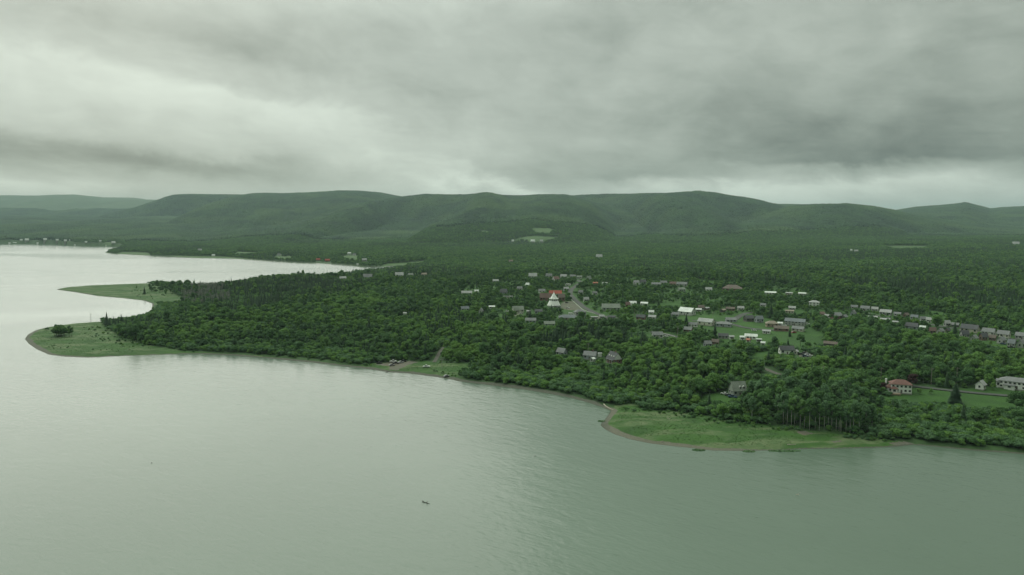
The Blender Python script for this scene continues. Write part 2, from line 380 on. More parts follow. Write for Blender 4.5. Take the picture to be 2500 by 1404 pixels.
def terrain_material():
    m, t, b = principled('ground')
    at = t.new('ShaderNodeVertexColor', layer_name='zone')
    sp = t.new('ShaderNodeSeparateColor'); t.l.new(at.outputs[0], sp.inputs[0])
    at2 = t.new('ShaderNodeVertexColor', layer_name='zone2')
    sp2 = t.new('ShaderNodeSeparateColor'); t.l.new(at2.outputs[0], sp2.inputs[0])
    pos = t.new('ShaderNodeNewGeometry').outputs['Position']
    nb = t.noise(pos, 0.035, 5, 0.62, 0.6)
    nm = t.noise(pos, 0.16, 4, 0.65)
    nf = t.noise(pos, 1.1, 4, 0.7)
    nbig = t.noise(pos, 0.0045, 4, 0.6)
    streak = t.noise(t.vm('MULTIPLY', pos, (0.5, 1.6, 1.0)), 0.05, 5, 0.62, 0.8)
    floor_c = t.mix(t.ramp(nm, 0.3, 0.7), (0.028, 0.056, 0.022), (0.052, 0.104, 0.034))
    floor_c = t.mix(t.ramp(nbig, 0.40, 0.66), floor_c, (0.050, 0.100, 0.034))
    gr = t.mix(t.ramp(t.m('ADD', t.m('MULTIPLY', nb, 0.6), t.m('MULTIPLY', nf, 0.4)), 0.35, 0.65), (0.034, 0.086, 0.020), (0.056, 0.130, 0.027))
    gr = t.mix(t.m('MULTIPLY', t.ramp(nm, 0.45, 0.75), 0.6), gr, (0.040, 0.078, 0.030))
    dry = t.mix(t.ramp(nm, 0.35, 0.65), (0.085, 0.140, 0.054), (0.130, 0.172, 0.080))
    marsh = t.mix(t.m('MULTIPLY', t.ramp(streak, 0.47, 0.60), 1.0), gr, dry)
    gr = t.mix(sp2.outputs[0], gr, marsh)
    field = t.mix(t.ramp(nb, 0.4, 0.6), (0.060, 0.116, 0.040), (0.082, 0.140, 0.048))
    edge = t.m('MULTIPLY', t.m('SUBTRACT', nm, 0.5), 0.9)
    def blend(a, ch, c):
        return t.mix(t.ramp(t.m('ADD', ch, t.m('MULTIPLY', edge, 0.5)), 0.38, 0.62), a, c)
    c = blend(floor_c, sp.outputs[0], gr)
    c = blend(c, sp2.outputs[1], field)
    gravel = t.mix(t.ramp(nf, 0.3, 0.7), (0.110, 0.108, 0.088), (0.165, 0.160, 0.130))
    gravel = t.mix(t.ramp(nb, 0.4, 0.65), gravel, (0.140, 0.124, 0.094))
    c = blend(c, sp.outputs[2], gravel)
    stones = t.mix(t.ramp(nf, 0.3, 0.72), (0.072, 0.080, 0.060), (0.120, 0.126, 0.096))
    sand = t.mix(t.ramp(nf, 0.3, 0.7), (0.118, 0.120, 0.088), (0.162, 0.158, 0.118))
    bch = t.mix(sp2.outputs[2], stones, sand)
    bch = t.mix(t.m('MULTIPLY', t.ramp(nb, 0.5, 0.7), 0.45), bch, (0.075, 0.085, 0.050))
    c = t.mix(t.ramp(t.m('ADD', sp.outputs[1], t.m('MULTIPLY', edge, 0.6)), 0.40, 0.60), c, bch)
    # the wet strip at the waterline is darker
    sep = t.new('ShaderNodeSeparateXYZ'); t.l.new(pos, sep.inputs[0])
    c = t.mix(t.ramp(sep.outputs[2], 0.02, 0.09, 0.6, 0.0), c, (0.050, 0.052, 0.038))
    t.l.new(c, b.inputs['Base Color'])
    b.inputs['Roughness'].default_value = 0.9
    b.inputs['Specular IOR Level'].default_value = 0.2
    bp = t.new('ShaderNodeBump'); bp.inputs['Strength'].default_value = 0.6; bp.inputs['Distance'].default_value = 0.5
    t.l.new(nf, bp.inputs['Height']); t.l.new(bp.outputs[0], b.inputs['Normal'])
    return m
terrain_material()

def water_material():
    m, t, b = principled('water')
    pos = t.new('ShaderNodeNewGeometry').outputs['Position']
    big = t.noise(t.vm('MULTIPLY', pos, (0.35, 1.0, 1.0)), 0.0028, 4, 0.55, 0.8)
    body = t.mix(t.ramp(t.noise(pos, 0.006, 3, 0.5), 0.35, 0.65), (0.106, 0.154, 0.112), (0.122, 0.174, 0.128))
    t.l.new(body, b.inputs['Base Color'])
    b.inputs['IOR'].default_value = 1.34
    t._in(b.inputs['Roughness'], t.ramp(big, 0.36, 0.62, 0.13, 0.19))
    ro = t.new('ShaderNodeVectorRotate', rotation_type='Z_AXIS'); t.l.new(pos, ro.inputs['Vector'])
    ro.inputs['Angle'].default_value = math.radians(33)
    p2 = t.vm('MULTIPLY', ro.outputs[0], (0.42, 1.0, 1.0))
    r1 = t.noise(p2, 0.62, 3, 0.55, 0.4)
    r2 = t.noise(p2, 0.19, 2, 0.5, 0.5)
    r3 = t.noise(pos, 1.7, 2, 0.5)
    amp = t.ramp(big, 0.34, 0.60, 0.45, 1.0)
    hgt = t.m('MULTIPLY', t.m('ADD', t.m('ADD', t.m('MULTIPLY', r1, 0.30), t.m('MULTIPLY', r2, 0.42)), t.m('MULTIPLY', r3, 0.06)), amp)
    bp = t.new('ShaderNodeBump'); bp.inputs['Strength'].default_value = 1.0; bp.inputs['Distance'].default_value = 0.65
    t.l.new(hgt, bp.inputs['Height']); t.l.new(bp.outputs[0], b.inputs['Normal'])
    return m
water_material()
plain('asphalt', (0.078, 0.084, 0.075), 0.9, 0.2, 0.3)
plain('gravel_track', (0.110, 0.108, 0.088), 0.95, 0.25, 0.4)
def tuft_mat():
    m, t, b = principled('tuft')
    pos = t.new('ShaderNodeNewGeometry').outputs['Position']; oi = t.new('ShaderNodeObjectInfo')
    streak = t.noise(t.vm('MULTIPLY', pos, (0.5, 1.6, 1.0)), 0.05, 5, 0.62, 0.8)
    c = t.mix(oi.outputs['Random'], (0.050, 0.115, 0.028), (0.080, 0.165, 0.038))
    c = t.mix(t.m('MULTIPLY', t.ramp(streak, 0.46, 0.58), 0.9), c, (0.130, 0.185, 0.084))
    t.l.new(c, b.inputs['Base Color']); b.inputs['Roughness'].default_value = 0.9; b.inputs['Specular IOR Level'].default_value = 0.15
tuft_mat()
plain('kerb', (0.36, 0.37, 0.32), 0.8, 0.1, 0.5)
def glassm():
    m, t, b = principled('glass_dark')
    b.inputs['Base Color'].default_value = (0.03, 0.035, 0.04, 1); b.inputs['Roughness'].default_value = 0.08
    return m
glassm()

# ================================================================== mesh helpers
def mesh_obj(name, V, Fc, mat=None, parent=None, link=True):
    me = bpy.data.meshes.new(name)
    me.from_pydata([tuple(map(float, v)) for v in V], [], Fc)
    me.update()
    if mat: me.materials.append(MATS[mat])
    o = bpy.data.objects.new(name, me)
    if link: COL.objects.link(o)
    if parent is not None: o.parent = parent
    return o
def np_mesh(name, V, Q, mat):
    """Fast mesh from a vertex array and an (n,4) or (n,3) face array."""
    me = bpy.data.meshes.new(name)
    V = np.ascontiguousarray(V, np.float32); Q = np.ascontiguousarray(Q, np.int32)
    k = Q.shape[1]
    me.vertices.add(len(V)); me.vertices.foreach_set('co', V.ravel())
    me.loops.add(Q.size); me.loops.foreach_set('vertex_index', Q.ravel())
    me.polygons.add(len(Q))
    me.polygons.foreach_set('loop_start', np.arange(0, Q.size, k, dtype=np.int32))
    me.update(calc_edges=True)
    for m in (mat if isinstance(mat, (list, tuple)) else [mat]): me.materials.append(MATS[m])
    return me
def tag(o, label=None, cat=None, group=None, kind=None):
    if label: o['label'] = label
    if cat: o['category'] = cat
    if group: o['group'] = group
    if kind: o['kind'] = kind
    return o
def empty(name, loc, rz=0.0):
    o = bpy.data.objects.new(name, None); COL.objects.link(o)
    o.location = loc; o.rotation_euler = (0, 0, rz); o.empty_display_size = 0.5
    return o
BOXF = [(0, 3, 2, 1), (4, 5, 6, 7), (0, 1, 5, 4), (1, 2, 6, 5), (2, 3, 7, 6), (3, 0, 4, 7)]
def box_vf(x0, x1, y0, y1, z0, z1):
    return ([(x0, y0, z0), (x1, y0, z0), (x1, y1, z0), (x0, y1, z0), (x0, y0, z1), (x1, y0, z1), (x1, y1, z1), (x0, y1, z1)], list(BOXF))
class MB:
    def __init__(self): self.v = []; self.f = []
    def add(self, v, f):
        k = len(self.v); self.v += list(v); self.f += [tuple(i + k for i in q) for q in f]; return self
    def box(self, *a): return self.add(*box_vf(*a))
    def tube(self, pts, radii, n=6):
        P = [np.array(p, float) for p in pts]; rings = []
        for i, p in enumerate(P):
            d = P[min(i + 1, len(P) - 1)] - P[max(i - 1, 0)]; d = d / (np.linalg.norm(d) + 1e-9)
            a = np.cross(d, (0, 0, 1)) if abs(d[2]) < 0.9 else np.cross(d, (1, 0, 0)); a /= np.linalg.norm(a)
            b = np.cross(d, a)
            rings.append([p + radii[i] * (a * math.cos(2 * math.pi * k / n) + b * math.sin(2 * math.pi * k / n)) for k in range(n)])
        v = [q for r in rings for q in r]; f = []
        for i in range(len(P) - 1):
            for k in range(n):
                f.append((i * n + k, i * n + (k + 1) % n, (i + 1) * n + (k + 1) % n, (i + 1) * n + k))
        f.append(tuple(range(n - 1, -1, -1))); f.append(tuple(range((len(P) - 1) * n, len(P) * n)))
        return self.add(v, f)
    def build(self, name, mat, parent=None): return mesh_obj(name, self.v, self.f, mat, parent)

# ================================================================== terrain, water
def build_terrain():
    na, nr = 820, 560
    A = np.concatenate([np.linspace(-1.45, -0.72, 60)[:-1], np.linspace(-0.72, 0.72, na), np.linspace(0.72, 1.45, 60)[1:]])
    R = np.concatenate([np.linspace(235, 320, 20)[:-1], np.arange(320, 620, 1.5), np.arange(620, 1250, 3.5), np.geomspace(1250, 6000, 170), np.geomspace(6000, 24000, 101)[1:]])
    AA, RR = np.meshgrid(A, R)
    x = (np.sin(AA) * RR).ravel(); y = (np.cos(AA) * RR).ravel()
    d = coast_dist(x, y)
    z = ground(x, y, d)
    nA = len(A)
    i = np.arange((len(R) - 1) * (nA - 1)); r = i // (nA - 1); c = i % (nA - 1)
    q = np.stack([r * nA + c, r * nA + c + 1, (r + 1) * nA + c + 1, (r + 1) * nA + c], 1)
    q = q[:, ::-1]
    keep = (z[q] > -2.9).any(1)
    q = q[keep]
    used = np.unique(q); remap = np.full(len(x), -1); remap[used] = np.arange(len(used))
    q = remap[q]
    x, y, z, d = x[used], y[used], z[used], d[used]
    me = np_mesh('terrain', np.stack([x, y, z], 1), q, 'ground')
    me.polygons.foreach_set('use_smooth', np.ones(len(q), bool))
    n = len(x)
    zone = np.zeros((n, 4), np.float32); zone[:, 3] = 1
    zone2 = np.zeros((n, 4), np.float32); zone2[:, 3] = 1
    for k, pw in LAWN_W.items():
        s = inside(pw, x, y); zone[s, 0] = 1
        if k in ('marsh', 'point', 'spit', 'slope_grass', 'landing'): zone2[s, 0] = 1
    vs = inside(VIL_W, x, y); zone[vs, 0] = np.maximum(zone[vs, 0], 0.64)
    for pw in FIELD_W.values(): zone2[inside(pw, x, y), 1] = 1
    for pw in DIRT_W: zone[inside(pw, x, y), 2] = 0.60
    for pw in PAVE_W: zone[inside(pw, x, y), 2] = 0.56
    uu = CX + F * x / np.maximum(y, 50)
    tip = np.exp(-((uu - 1500) / 130.0) ** 2) * (y < 450)
    lp = (uu < 260) & (y < 800)
    wid = np.interp(uu, [-50, 60, 200, 280, 620, 1000, 1200, 1440, 1500, 1700, 1850, 1960, 2500], [4.4, 5.2, 3.2, 1.8, 3.4, 5.0, 5.6, 5.6, 5.2, 4.0, 2.4, 1.2, 1.8]) * (0.30 + 1.0 * fbm(x, y, 14, 5)) + 0 * tip
    zone[:, 1] = np.clip(1.5 - d / wid, 0, 1) * (y < 2700)
    zone2[:, 2] = np.clip((uu - 1480) / 20, 0, 1) * np.clip((1950 - uu) / 200, 0, 1) * (y < 450) + 0.5 * lp
    for nm, arr in (('zone', zone), ('zone2', zone2)):
        a = me.color_attributes.new(nm, 'FLOAT_COLOR', 'POINT'); a.data.foreach_set('color', arr.ravel())
    o = bpy.data.objects.new('terrain', me); COL.objects.link(o)
    return tag(o, kind='structure')
build_terrain()
def build_water():
    R = [0, 60, 200, 600, 2000, 8000, 40000]; n = 48
    V = [(0, 0, 0)]; Fc = []
    for r in R[1:]:
        for k in range(n):
            V.append((r * math.sin(2 * math.pi * k / n), r * math.cos(2 * math.pi * k / n), 0))
    for k in range(n): Fc.append((0, 1 + (k + 1) % n, 1 + k))
    for i in range(len(R) - 2):
        for k in range(n):
            a = 1 + i * n; b = 1 + (i + 1) * n
            Fc.append((a + k, a + (k + 1) % n, b + (k + 1) % n, b + k))
    o = mesh_obj('water', V, Fc, 'water')
    return tag(o, kind='structure')
build_water()

# ------------------------------------------------------------------ haze
def build_haze():
    m = bpy.data.materials.new('haze'); m.use_nodes = True
    t = NT(m.node_tree); t.n.clear()
    o_ = t.new('ShaderNodeOutputMaterial'); v = t.new('ShaderNodeVolumePrincipled')
    v.inputs['Color'].default_value = (0.74, 0.97, 1.0, 1)
    v.inputs['Density'].default_value = HAZE_DENSITY
    v.inputs['Anisotropy'].default_value = 0.0
    t.l.new(v.outputs[0], o_.inputs['Volume'])
    MATS['haze'] = m
    o = mesh_obj('haze', *box_vf(-26000, 26000, -26000, 26000, -4.0, 760.0), 'haze')
    return tag(o, kind='stuff')
HAZE_DENSITY = 4.3e-5
build_haze()

# ------------------------------------------------------------------ roads and tracks
def ribbon(name, px, width, mat, lift=0.14, parent=None):
    w3 = to_ground(px)[:, :2]
    pts = [w3[0]]
    for a, b in zip(w3[:-1], w3[1:]):
        n = max(1, int(np.linalg.norm(b - a) / 5))
        for i in range(1, n + 1): pts.append(a + (b - a) * i / n)
    pts = np.array(pts)
    for _ in range(4):
        pts[1:-1] = 0.25 * pts[:-2] + 0.5 * pts[1:-1] + 0.25 * pts[2:]
    d = np.gradient(pts, axis=0); d /= np.linalg.norm(d, axis=1)[:, None] + 1e-9
    nrm = np.stack([-d[:, 1], d[:, 0]], 1)
    V = []; m = 5
    offs = np.linspace(-0.5, 0.5, m) * width
    for o_ in offs:
        q = pts + nrm * o_
        V.append(np.stack([q[:, 0], q[:, 1], ground(q[:, 0], q[:, 1]) + lift], 1))
    V = np.stack(V, 1)
    V[:, :, 2] = V[:, :, 2].max(1, keepdims=True)
    n = len(pts)
    Fc = [(i * m + j, i * m + j + 1, (i + 1) * m + j + 1, (i + 1) * m + j) for i in range(n - 1) for j in range(m - 1)]
    Fc = [f[::-1] for f in Fc]
    # skirts down to the ground
    Vf = V.reshape(-1, 3); base = len(Vf)
    sk = np.concatenate([V[:, 0] - (0, 0, 0.6), V[:, m - 1] - (0, 0, 0.6)])
    Vf = np.concatenate([Vf, sk])
    for i in range(n - 1):
        Fc.append((i * m, (i + 1) * m, base + i + 1, base + i))
        Fc.append(((i + 1) * m + m - 1, i * m + m - 1, base + n + i, base + n + i + 1))
    o = mesh_obj(name, Vf, Fc, mat, parent)
    if parent is None: tag(o, kind='structure')
    return o, pts
ROADS = []   # world polylines with half width, kept clear of trees
def road(name, px, width, mat, kerb=None):
    o, pts = ribbon(name, px, width, mat)
    ROADS.append((pts, width * 0.5 + 2.0))
    if kerb:
        k, _ = ribbon('kerb', kerb, 0.8, 'kerb', 0.30, o)
    return o
road('village_road', [(1380, 676), (1392, 681), (1412, 685), (1421, 690), (1408, 697), (1395, 706), (1391, 718), (1402, 730), (1415, 741), (1426, 751), (1444, 760), (1468, 770), (1488, 778)], 7.0, 'asphalt',
     kerb=[(1390, 727), (1402, 738), (1412, 747), (1422, 756), (1437, 762), (1453, 766)])
road('side_road', [(1420, 770), (1430, 778), (1445, 784), (1465, 784), (1484, 780), (1510, 776)], 6.0, 'asphalt')
road('cross_road', [(1588, 810), (1612, 813), (1635, 818), (1657, 824)], 6.5, 'asphalt', kerb=[(1606, 811), (1628, 816), (1648, 822)])
road('green_road', [(1690, 783), (1740, 785), (1785, 790), (1810, 799), (1841, 804), (1890, 806)], 6.0, 'asphalt')
road('loop_road', [(1790, 783), (1800, 775), (1814, 767), (1830, 763), (1870, 764)], 7.0, 'asphalt')
road('eastern_street', [(2105, 762), (2150, 773), (2210, 783), (2270, 792), (2330, 803), (2400, 816), (2470, 828), (2540, 842)], 6.5, 'asphalt')
road('coast_road', [(2226, 943), (2270, 948), (2320, 954), (2380, 960), (2440, 965), (2560, 974)], 5.0, 'asphalt')
road('gravel_track', [(1838, 888), (1853, 896), (1868, 902), (1884, 909), (1904, 915)], 4.5, 'gravel_track')
road('landing_track', [(1060, 884), (1068, 872), (1072, 862), (1079, 851), (1090, 843), (1104, 837)], 3.2, 'gravel_track')
road('school_road', [(1862, 713), (1900, 714), (1940, 716), (1975, 718)], 8.0, 'gravel_track')

# ================================================================== buildings
for nm, c in dict(white=(.78, .79, .74), cream=(.60, .60, .49), grey=(.42, .43, .41), pale=(.55, .56, .52), beige=(.46, .43, .36), brown=(.20, .145, .115),
                  brick=(.23, .135, .115), tan=(.36, .28, .21), bluegrey=(.35, .38, .40), greengrey=(.34, .38, .32), dark=(.13, .125, .115)).items():
    plain('wall_' + nm, c, 0.75, 0.12, 1.2)
for nm, c in dict(charcoal=(.10, .104, .108), grey=(.22, .228, .225), pale=(.38, .39, .375), brown=(.17, .14, .12), red=(.40, .115, .085), maroon=(.18, .122, .105),
                  metal=(.70, .73, .68), bluegrey=(.19, .21, .22), greengrey=(.22, .25, .205), orange=(.42, .18, .12), tan=(.29, .25, .20), brickred=(.19, .105, .088)).items():
    plain('roof_' + nm, c, 0.85 if nm != 'metal' else 0.45, 0.22, 0.9)
plain('trim', (.60, .61, .56), 0.6, 0.05)
plain('door_paint', (.13, .11, .10), 0.6, 0.1)
plain('concrete', (.30, .29, .26), 0.9, 0.15)

RECTS = []   # photo rectangles of buildings and cars, kept open towards the lake
FOOT = []    # footprints kept clear of trees
def gable_wall(L, W_, h, rise):
    a, b = L / 2, W_ / 2
    v = [(-a, -b, -1), (a, -b, -1), (a, b, -1), (-a, b, -1), (-a, -b, h), (a, -b, h), (a, b, h), (-a, b, h), (-a, 0, h + rise), (a, 0, h + rise)]
    f = [(0, 1, 5, 4), (2, 3, 7, 6), (1, 2, 6, 9, 5), (3, 0, 4, 8, 7), (0, 3, 2, 1), (4, 5, 9, 8), (6, 7, 8, 9)]
    return v, f
def gable_roof(L, W_, h, rise, ov=0.45, th=0.22):
    a, b = L / 2 + ov, W_ / 2; sl = rise / b; e = b + ov; ze = h - sl * ov
    v = []
    for x in (-a, a):
        v += [(x, -e, ze + 0.03), (x, 0, h + rise + 0.03), (x, e, ze + 0.03), (x, -e, ze + th + 0.03), (x, 0, h + rise + th + 0.03), (x, e, ze + th + 0.03)]
    f = [(0, 1, 4, 3), (1, 2, 5, 4), (9, 10, 7, 6), (10, 11, 8, 7), (3, 4, 10, 9), (4, 5, 11, 10), (6, 7, 1, 0), (7, 8, 2, 1), (0, 3, 9, 6), (2, 8, 11, 5)]
    return v, f
def hip_roof(L, W_, h, rise, ov=0.5, th=0.2):
    a, b = L / 2 + ov, W_ / 2 + ov; r = max(0.4, L / 2 - W_ / 2)
    v = [(-a, -b, h), (a, -b, h), (a, b, h), (-a, b, h), (-a, -b, h + th), (a, -b, h + th), (a, b, h + th), (-a, b, h + th), (-r, 0, h + rise), (r, 0, h + rise)]
    f = [(0, 3, 2, 1), (0, 1, 5, 4), (1, 2, 6, 5), (2, 3, 7, 6), (3, 0, 4, 7), (4, 5, 9, 8), (6, 7, 8, 9), (5, 6, 9), (7, 4, 8)]
    return v, f
def window(root, x, y, z, wd, ht, face, near):
    """A window: pane proud of the wall, frame round it. face: 'f' front, 'l' left gable, 'r' right gable."""
    def bx(m, g, d0, d1):
        if face == 'f': m.box(x - wd / 2 - g, x + wd / 2 + g, y - d1, y - d0, z - g, z + ht + g)
        else:
            s = 1 if face == 'r' else -1
            xs = sorted((x + s * d0, x + s * d1))
            m.box(xs[0], xs[1], y - wd / 2 - g, y + wd / 2 + g, z - g, z + ht + g)
    m = MB(); bx(m, 0.0, 0.02, 0.09); p = m.build('window', 'glass_dark', root)
    if near:
        m = MB(); bx(m, 0.14, -0.02, 0.055); m.build('frame', 'trim', p)
def volume(root, L, W_, h, rise, style, wm, rm, off=(0, 0), wins=2, door=True, near=True, storeys=1, chim=False):
    ox, oy = off
    def sh(vf): return [(a + ox, b + oy, c) for a, b, c in vf[0]], vf[1]
    if style == 'gable':
        mesh_obj('wall', *sh(gable_wall(L, W_, h, rise)), wm, root); r = mesh_obj('roof', *sh(gable_roof(L, W_, h, rise)), rm, root)
    elif style == 'hip':
        mesh_obj('wall', *sh(box_vf(-L / 2, L / 2, -W_ / 2, W_ / 2, -1, h)), wm, root); r = mesh_obj('roof', *sh(hip_roof(L, W_, h + 0.01, rise)), rm, root)
    else:
        mesh_obj('wall', *sh(box_vf(-L / 2, L / 2, -W_ / 2, W_ / 2, -1, h)), wm, root)
        m = MB().box(-L / 2 - .3, L / 2 + .3, -W_ / 2 - .3, W_ / 2 + .3, h + 0.01, h + 0.35).box(-L / 2 - .1, L / 2 + .1, -W_ / 2 - .1, W_ / 2 + .1, h + 0.351, h + 0.5)
        r = mesh_obj('roof', *sh((m.v, m.f)), rm, root)
    if wins:
        sh_ = h / storeys
        for s in range(storeys):
            for i in range(wins):
                if door and s == 0 and i == wins // 2 and wins > 2: continue
                window(root, ox + (-0.5 + (i + 0.5) / wins) * L, oy - W_ / 2, s * sh_ + 0.38 * sh_, min(1.5, L / wins * 0.5), 0.45 * sh_, 'f', near)
            for sd, fx in ((-1, 'l'), (1, 'r')):
                for q in ((-0.22, 0.22) if W_ > 6 else (0,)):
                    window(root, ox + sd * L / 2, oy + q * W_, s * sh_ + 0.38 * sh_, 1.1, 0.45 * sh_, fx, near)
        if door:
            m = MB().box(ox - .5, ox + .5, oy - W_ / 2 - .06, oy - W_ / 2 + .02, 0.05, 2.1); dr = m.build('door', 'door_paint', root)
            if near: MB().box(ox + .28, ox + .38, oy - W_ / 2 - .12, oy - W_ / 2 - .061, 1.0, 1.12).build('handle', 'trim', dr)
    if chim:
        MB().box(ox + L * .18, ox + L * .18 + .8, oy - .3, oy + .4, h, h + rise + 1.1).box(ox + L * .18 - .08, ox + L * .18 + .88, oy - .38, oy + .48, h + rise + 1.1, h + rise + 1.25).build('chimney', 'wall_brick' if wm != 'wall_white' else 'wall_pale', r)
    return r
def house(label, xl, xr, yt, yb, wall, roof, ang=0, style='gable', k=0.62, name='house', cat='house', wins=3, storeys=1, chim=False, door=True, hw=None, wings=(), group=None):
    g = to_ground([((xl + xr) / 2, yb)])[0]
    D = math.cos(PITCH) * g[1] + (CAM_H - g[2]) * math.sin(PITCH)
    wpx = (xr - xl) / F * D; a = math.radians(ang)
    L = max(3.0, wpx / (abs(math.cos(a)) + k * abs(math.sin(a)))); W_ = k * L
    dep = W_ * abs(math.cos(a)) + L * abs(math.sin(a))
    Ht = min(max((yb - yt) / F * D * 1.04 - 0.06 * dep, 3.2), 13.0)
    h = hw * Ht if hw else min(max(0.56 * Ht, 2.4), 5.6 if storeys > 1 else 3.6)
    rise = 0.5 if style == 'flat' else min(max(Ht - h, 0.9), 0.75 * W_)
    az = math.atan2(g[0], g[1])
    cx, cy = g[0] + math.sin(az) * dep * 0.5, g[1] + math.cos(az) * dep * 0.5
    # the lowest ground under the footprint carries it
    xs = cx + np.array([-1, 1, 1, -1, 0]) * L * .4; ys = cy + np.array([-1, -1, 1, 1, 0]) * W_ * .4
    gz = ground(xs, ys); z = float(gz.max())
    root = empty(name, (cx, cy, z), -az + a)
    near = D < 560
    wn = 0 if (xr - xl) < 9 else (2 if (xr - xl) < 17 else wins)
    volume(root, L, W_, h, rise, style, 'wall_' + wall, 'roof_' + roof, (0, 0), min(wn, wins), door and wn > 0, near, storeys, chim)
    MB().box(-L / 2 - .05, L / 2 + .05, -W_ / 2 - .05, W_ / 2 + .05, -1.5 - (z - float(gz.min())), 0.12).build('foundation', 'concrete', root)
    for (dx, dy, l2, w2, h2, r2, st2, wm2, rm2) in wings:
        volume(root, L * l2, W_ * w2, h * h2, rise * r2, st2, 'wall_' + wm2, 'roof_' + rm2, (L * dx, W_ * dy), 1, False, near)
    tag(root, label, cat, group)
    RECTS.append((xl - 1, xr + 1, yt, yb, math.hypot(cx, cy), 0.36))
    FOOT.append((cx, cy, 0.62 * max(L, W_) + 2.0))
    return root, L, W_, h, rise

H = house
ROW_B = 'houses of the back row along the eastern street'
ROW_F = 'houses of the front row along the eastern street'
FARW = 'white cottages along the far shore of the bay'
# --- foreground houses on the right
r, L, W_, h, rise = H('white two-storey house with red hipped roof standing on the lawn', 2172, 2222, 931, 963, 'white', 'brickred', 12, 'hip', 0.62, wins=5, storeys=2, hw=0.66,
  wings=[(-0.52, -0.12, 0.34, 0.7, 0.55, 0.75, 'hip', 'white', 'brickred'), (-0.36, -0.52, 0.3, 0.35, 0.5, 0.5, 'hip', 'white', 'brickred')])
MB().box(-L * .74, -L * .74 + .9, -.4, .5, 0, h + rise * .9).box(-L * .74 - .1, -L * .74 + 1.0, -.5, .6, h + rise * .9, h + rise * .9 + .2).build('chimney', 'wall_white', r)
MB().box(-L * .55, -L * .1, -W_ * .5 - 4.2, -W_ * .5 - 1.9, -.6, .35).build('deck', 'wall_tan', r)
H('small white garage with grey gable roof beside the coast road', 2383, 2405, 932, 953, 'white', 'pale', 74, 'gable', 0.85, 'garage', 'garage', 3)
H('long white two-storey house with grey roof at the right edge, behind the coast road', 2446, 2520, 926, 954, 'white', 'grey', -4, 'hip', 0.42, wins=8, storeys=2, hw=0.66, wings=[(-0.52, -0.1, 0.12, 0.8, 0.8, 0.5, 'gable', 'white', 'grey'), (-0.2, -0.56, 0.3, 0.25, 0.5, 0.4, 'hip', 'white', 'grey')])
r, L, W_, h, rise = H('grey shingled cottage with steep roof on the small lawn above the marsh meadow', 1779, 1822, 936, 970, 'greengrey', 'greengrey', 28, 'gable', 0.72, wins=3, hw=0.42, storeys=1)
for sx_ in (.05, .3):
    m = MB().add([(a * 1.8 + L * sx_, b * 1.6 - W_ * .30, c) for a, b, c in [(-.5, -.5, h + .6), (.5, -.5, h + .6), (.5, 1, h + .6), (-.5, 1, h + .6), (-.5, -.5, h + 2), (.5, -.5, h + 2), (.5, 1, h + 2), (-.5, 1, h + 2), (0, -.5, h + 2.8), (0, 1, h + 2.8)]],
                 [(0, 1, 5, 8, 4), (2, 3, 7, 9, 6), (1, 2, 6, 5), (3, 0, 4, 7), (5, 6, 9, 8), (7, 4, 8, 9)])
    dm = m.build('dormer', 'wall_pale', r)
    MB().box(L * sx_ - .45, L * sx_ + .45, -W_ * .30 - .88, -W_ * .30 - .81, h + .9, h + 1.9).build('window', 'glass_dark', dm)
r, L, W_, h, rise = H('black-roofed brick house with white gable end and white dormers above the shore woods', 1480, 1518, 864, 892, 'brick', 'charcoal', -58, 'gable', 0.72, wins=3, hw=0.40, chim=True)
MB().add([(L / 2 + .10, -W_ / 2, h), (L / 2 + .10, W_ / 2, h), (L / 2 + .10, 0, h + rise), (L / 2 + .30, -W_ / 2, h), (L / 2 + .30, W_ / 2, h), (L / 2 + .30, 0, h + rise)],
         [(2, 1, 0), (3, 4, 5), (0, 1, 4, 3), (1, 2, 5, 4), (2, 0, 3, 5)]).build('gable_end', 'wall_white', r)
for sx_ in (-.3, 0, .3):
    m = MB().add([(a * 1.5 + L * sx_, b * 1.5 - W_ * .26, c) for a, b, c in [(-.5, -.5, h + .9), (.5, -.5, h + .9), (.5, 1, h + .9), (-.5, 1, h + .9), (-.5, -.5, h + 2.2), (.5, -.5, h + 2.2), (.5, 1, h + 2.2), (-.5, 1, h + 2.2), (0, -.5, h + 3), (0, 1, h + 3)]],
                 [(0, 1, 5, 8, 4), (2, 3, 7, 9, 6), (1, 2, 6, 5), (3, 0, 4, 7), (5, 6, 9, 8), (7, 4, 8, 9)])
    dm = m.build('dormer', 'trim', r)
    MB().box(L * sx_ - .4, L * sx_ + .4, -W_ * .26 - .82, -W_ * .26 - .751, h + 1.2, h + 2.1).build('window', 'glass_dark', dm)
MB().box(-L * .45, L * .48, -W_ / 2 - 1.7, -W_ / 2 - .05, h - .35, h - .18).build('porch_roof', 'roof_charcoal', r)
for px_ in (-.44, -.15, .15, .46): MB().box(L * px_ - .1, L * px_ + .1, -W_ / 2 - 1.65, -W_ / 2 - 1.45, -.6, h - .36).build('porch_post', 'trim', r)
H('grey house with low gable roof left of the black-roofed dormered house', 1424, 1458, 861, 880, 'bluegrey', 'grey', -14, 'gable', 0.7, wins=3, chim=True)
H('small white-roofed garden shed in front of the grey house beside the dormered house', 1440, 1453, 876, 885, 'pale', 'metal', 60, 'gable', 0.9, 'shed', 'shed', 1, wings=())
H('white box trailer parked between the grey house and the dormered house', 1460, 1469, 865, 872, 'white', 'metal', 0, 'flat', 0.5, 'trailer', 'trailer', 0, door=False, hw=0.85)
H('grey house half hidden by the round trees above the shore woods', 1358, 1385, 853, 873, 'bluegrey', 'grey', -38, 'gable', 0.7)
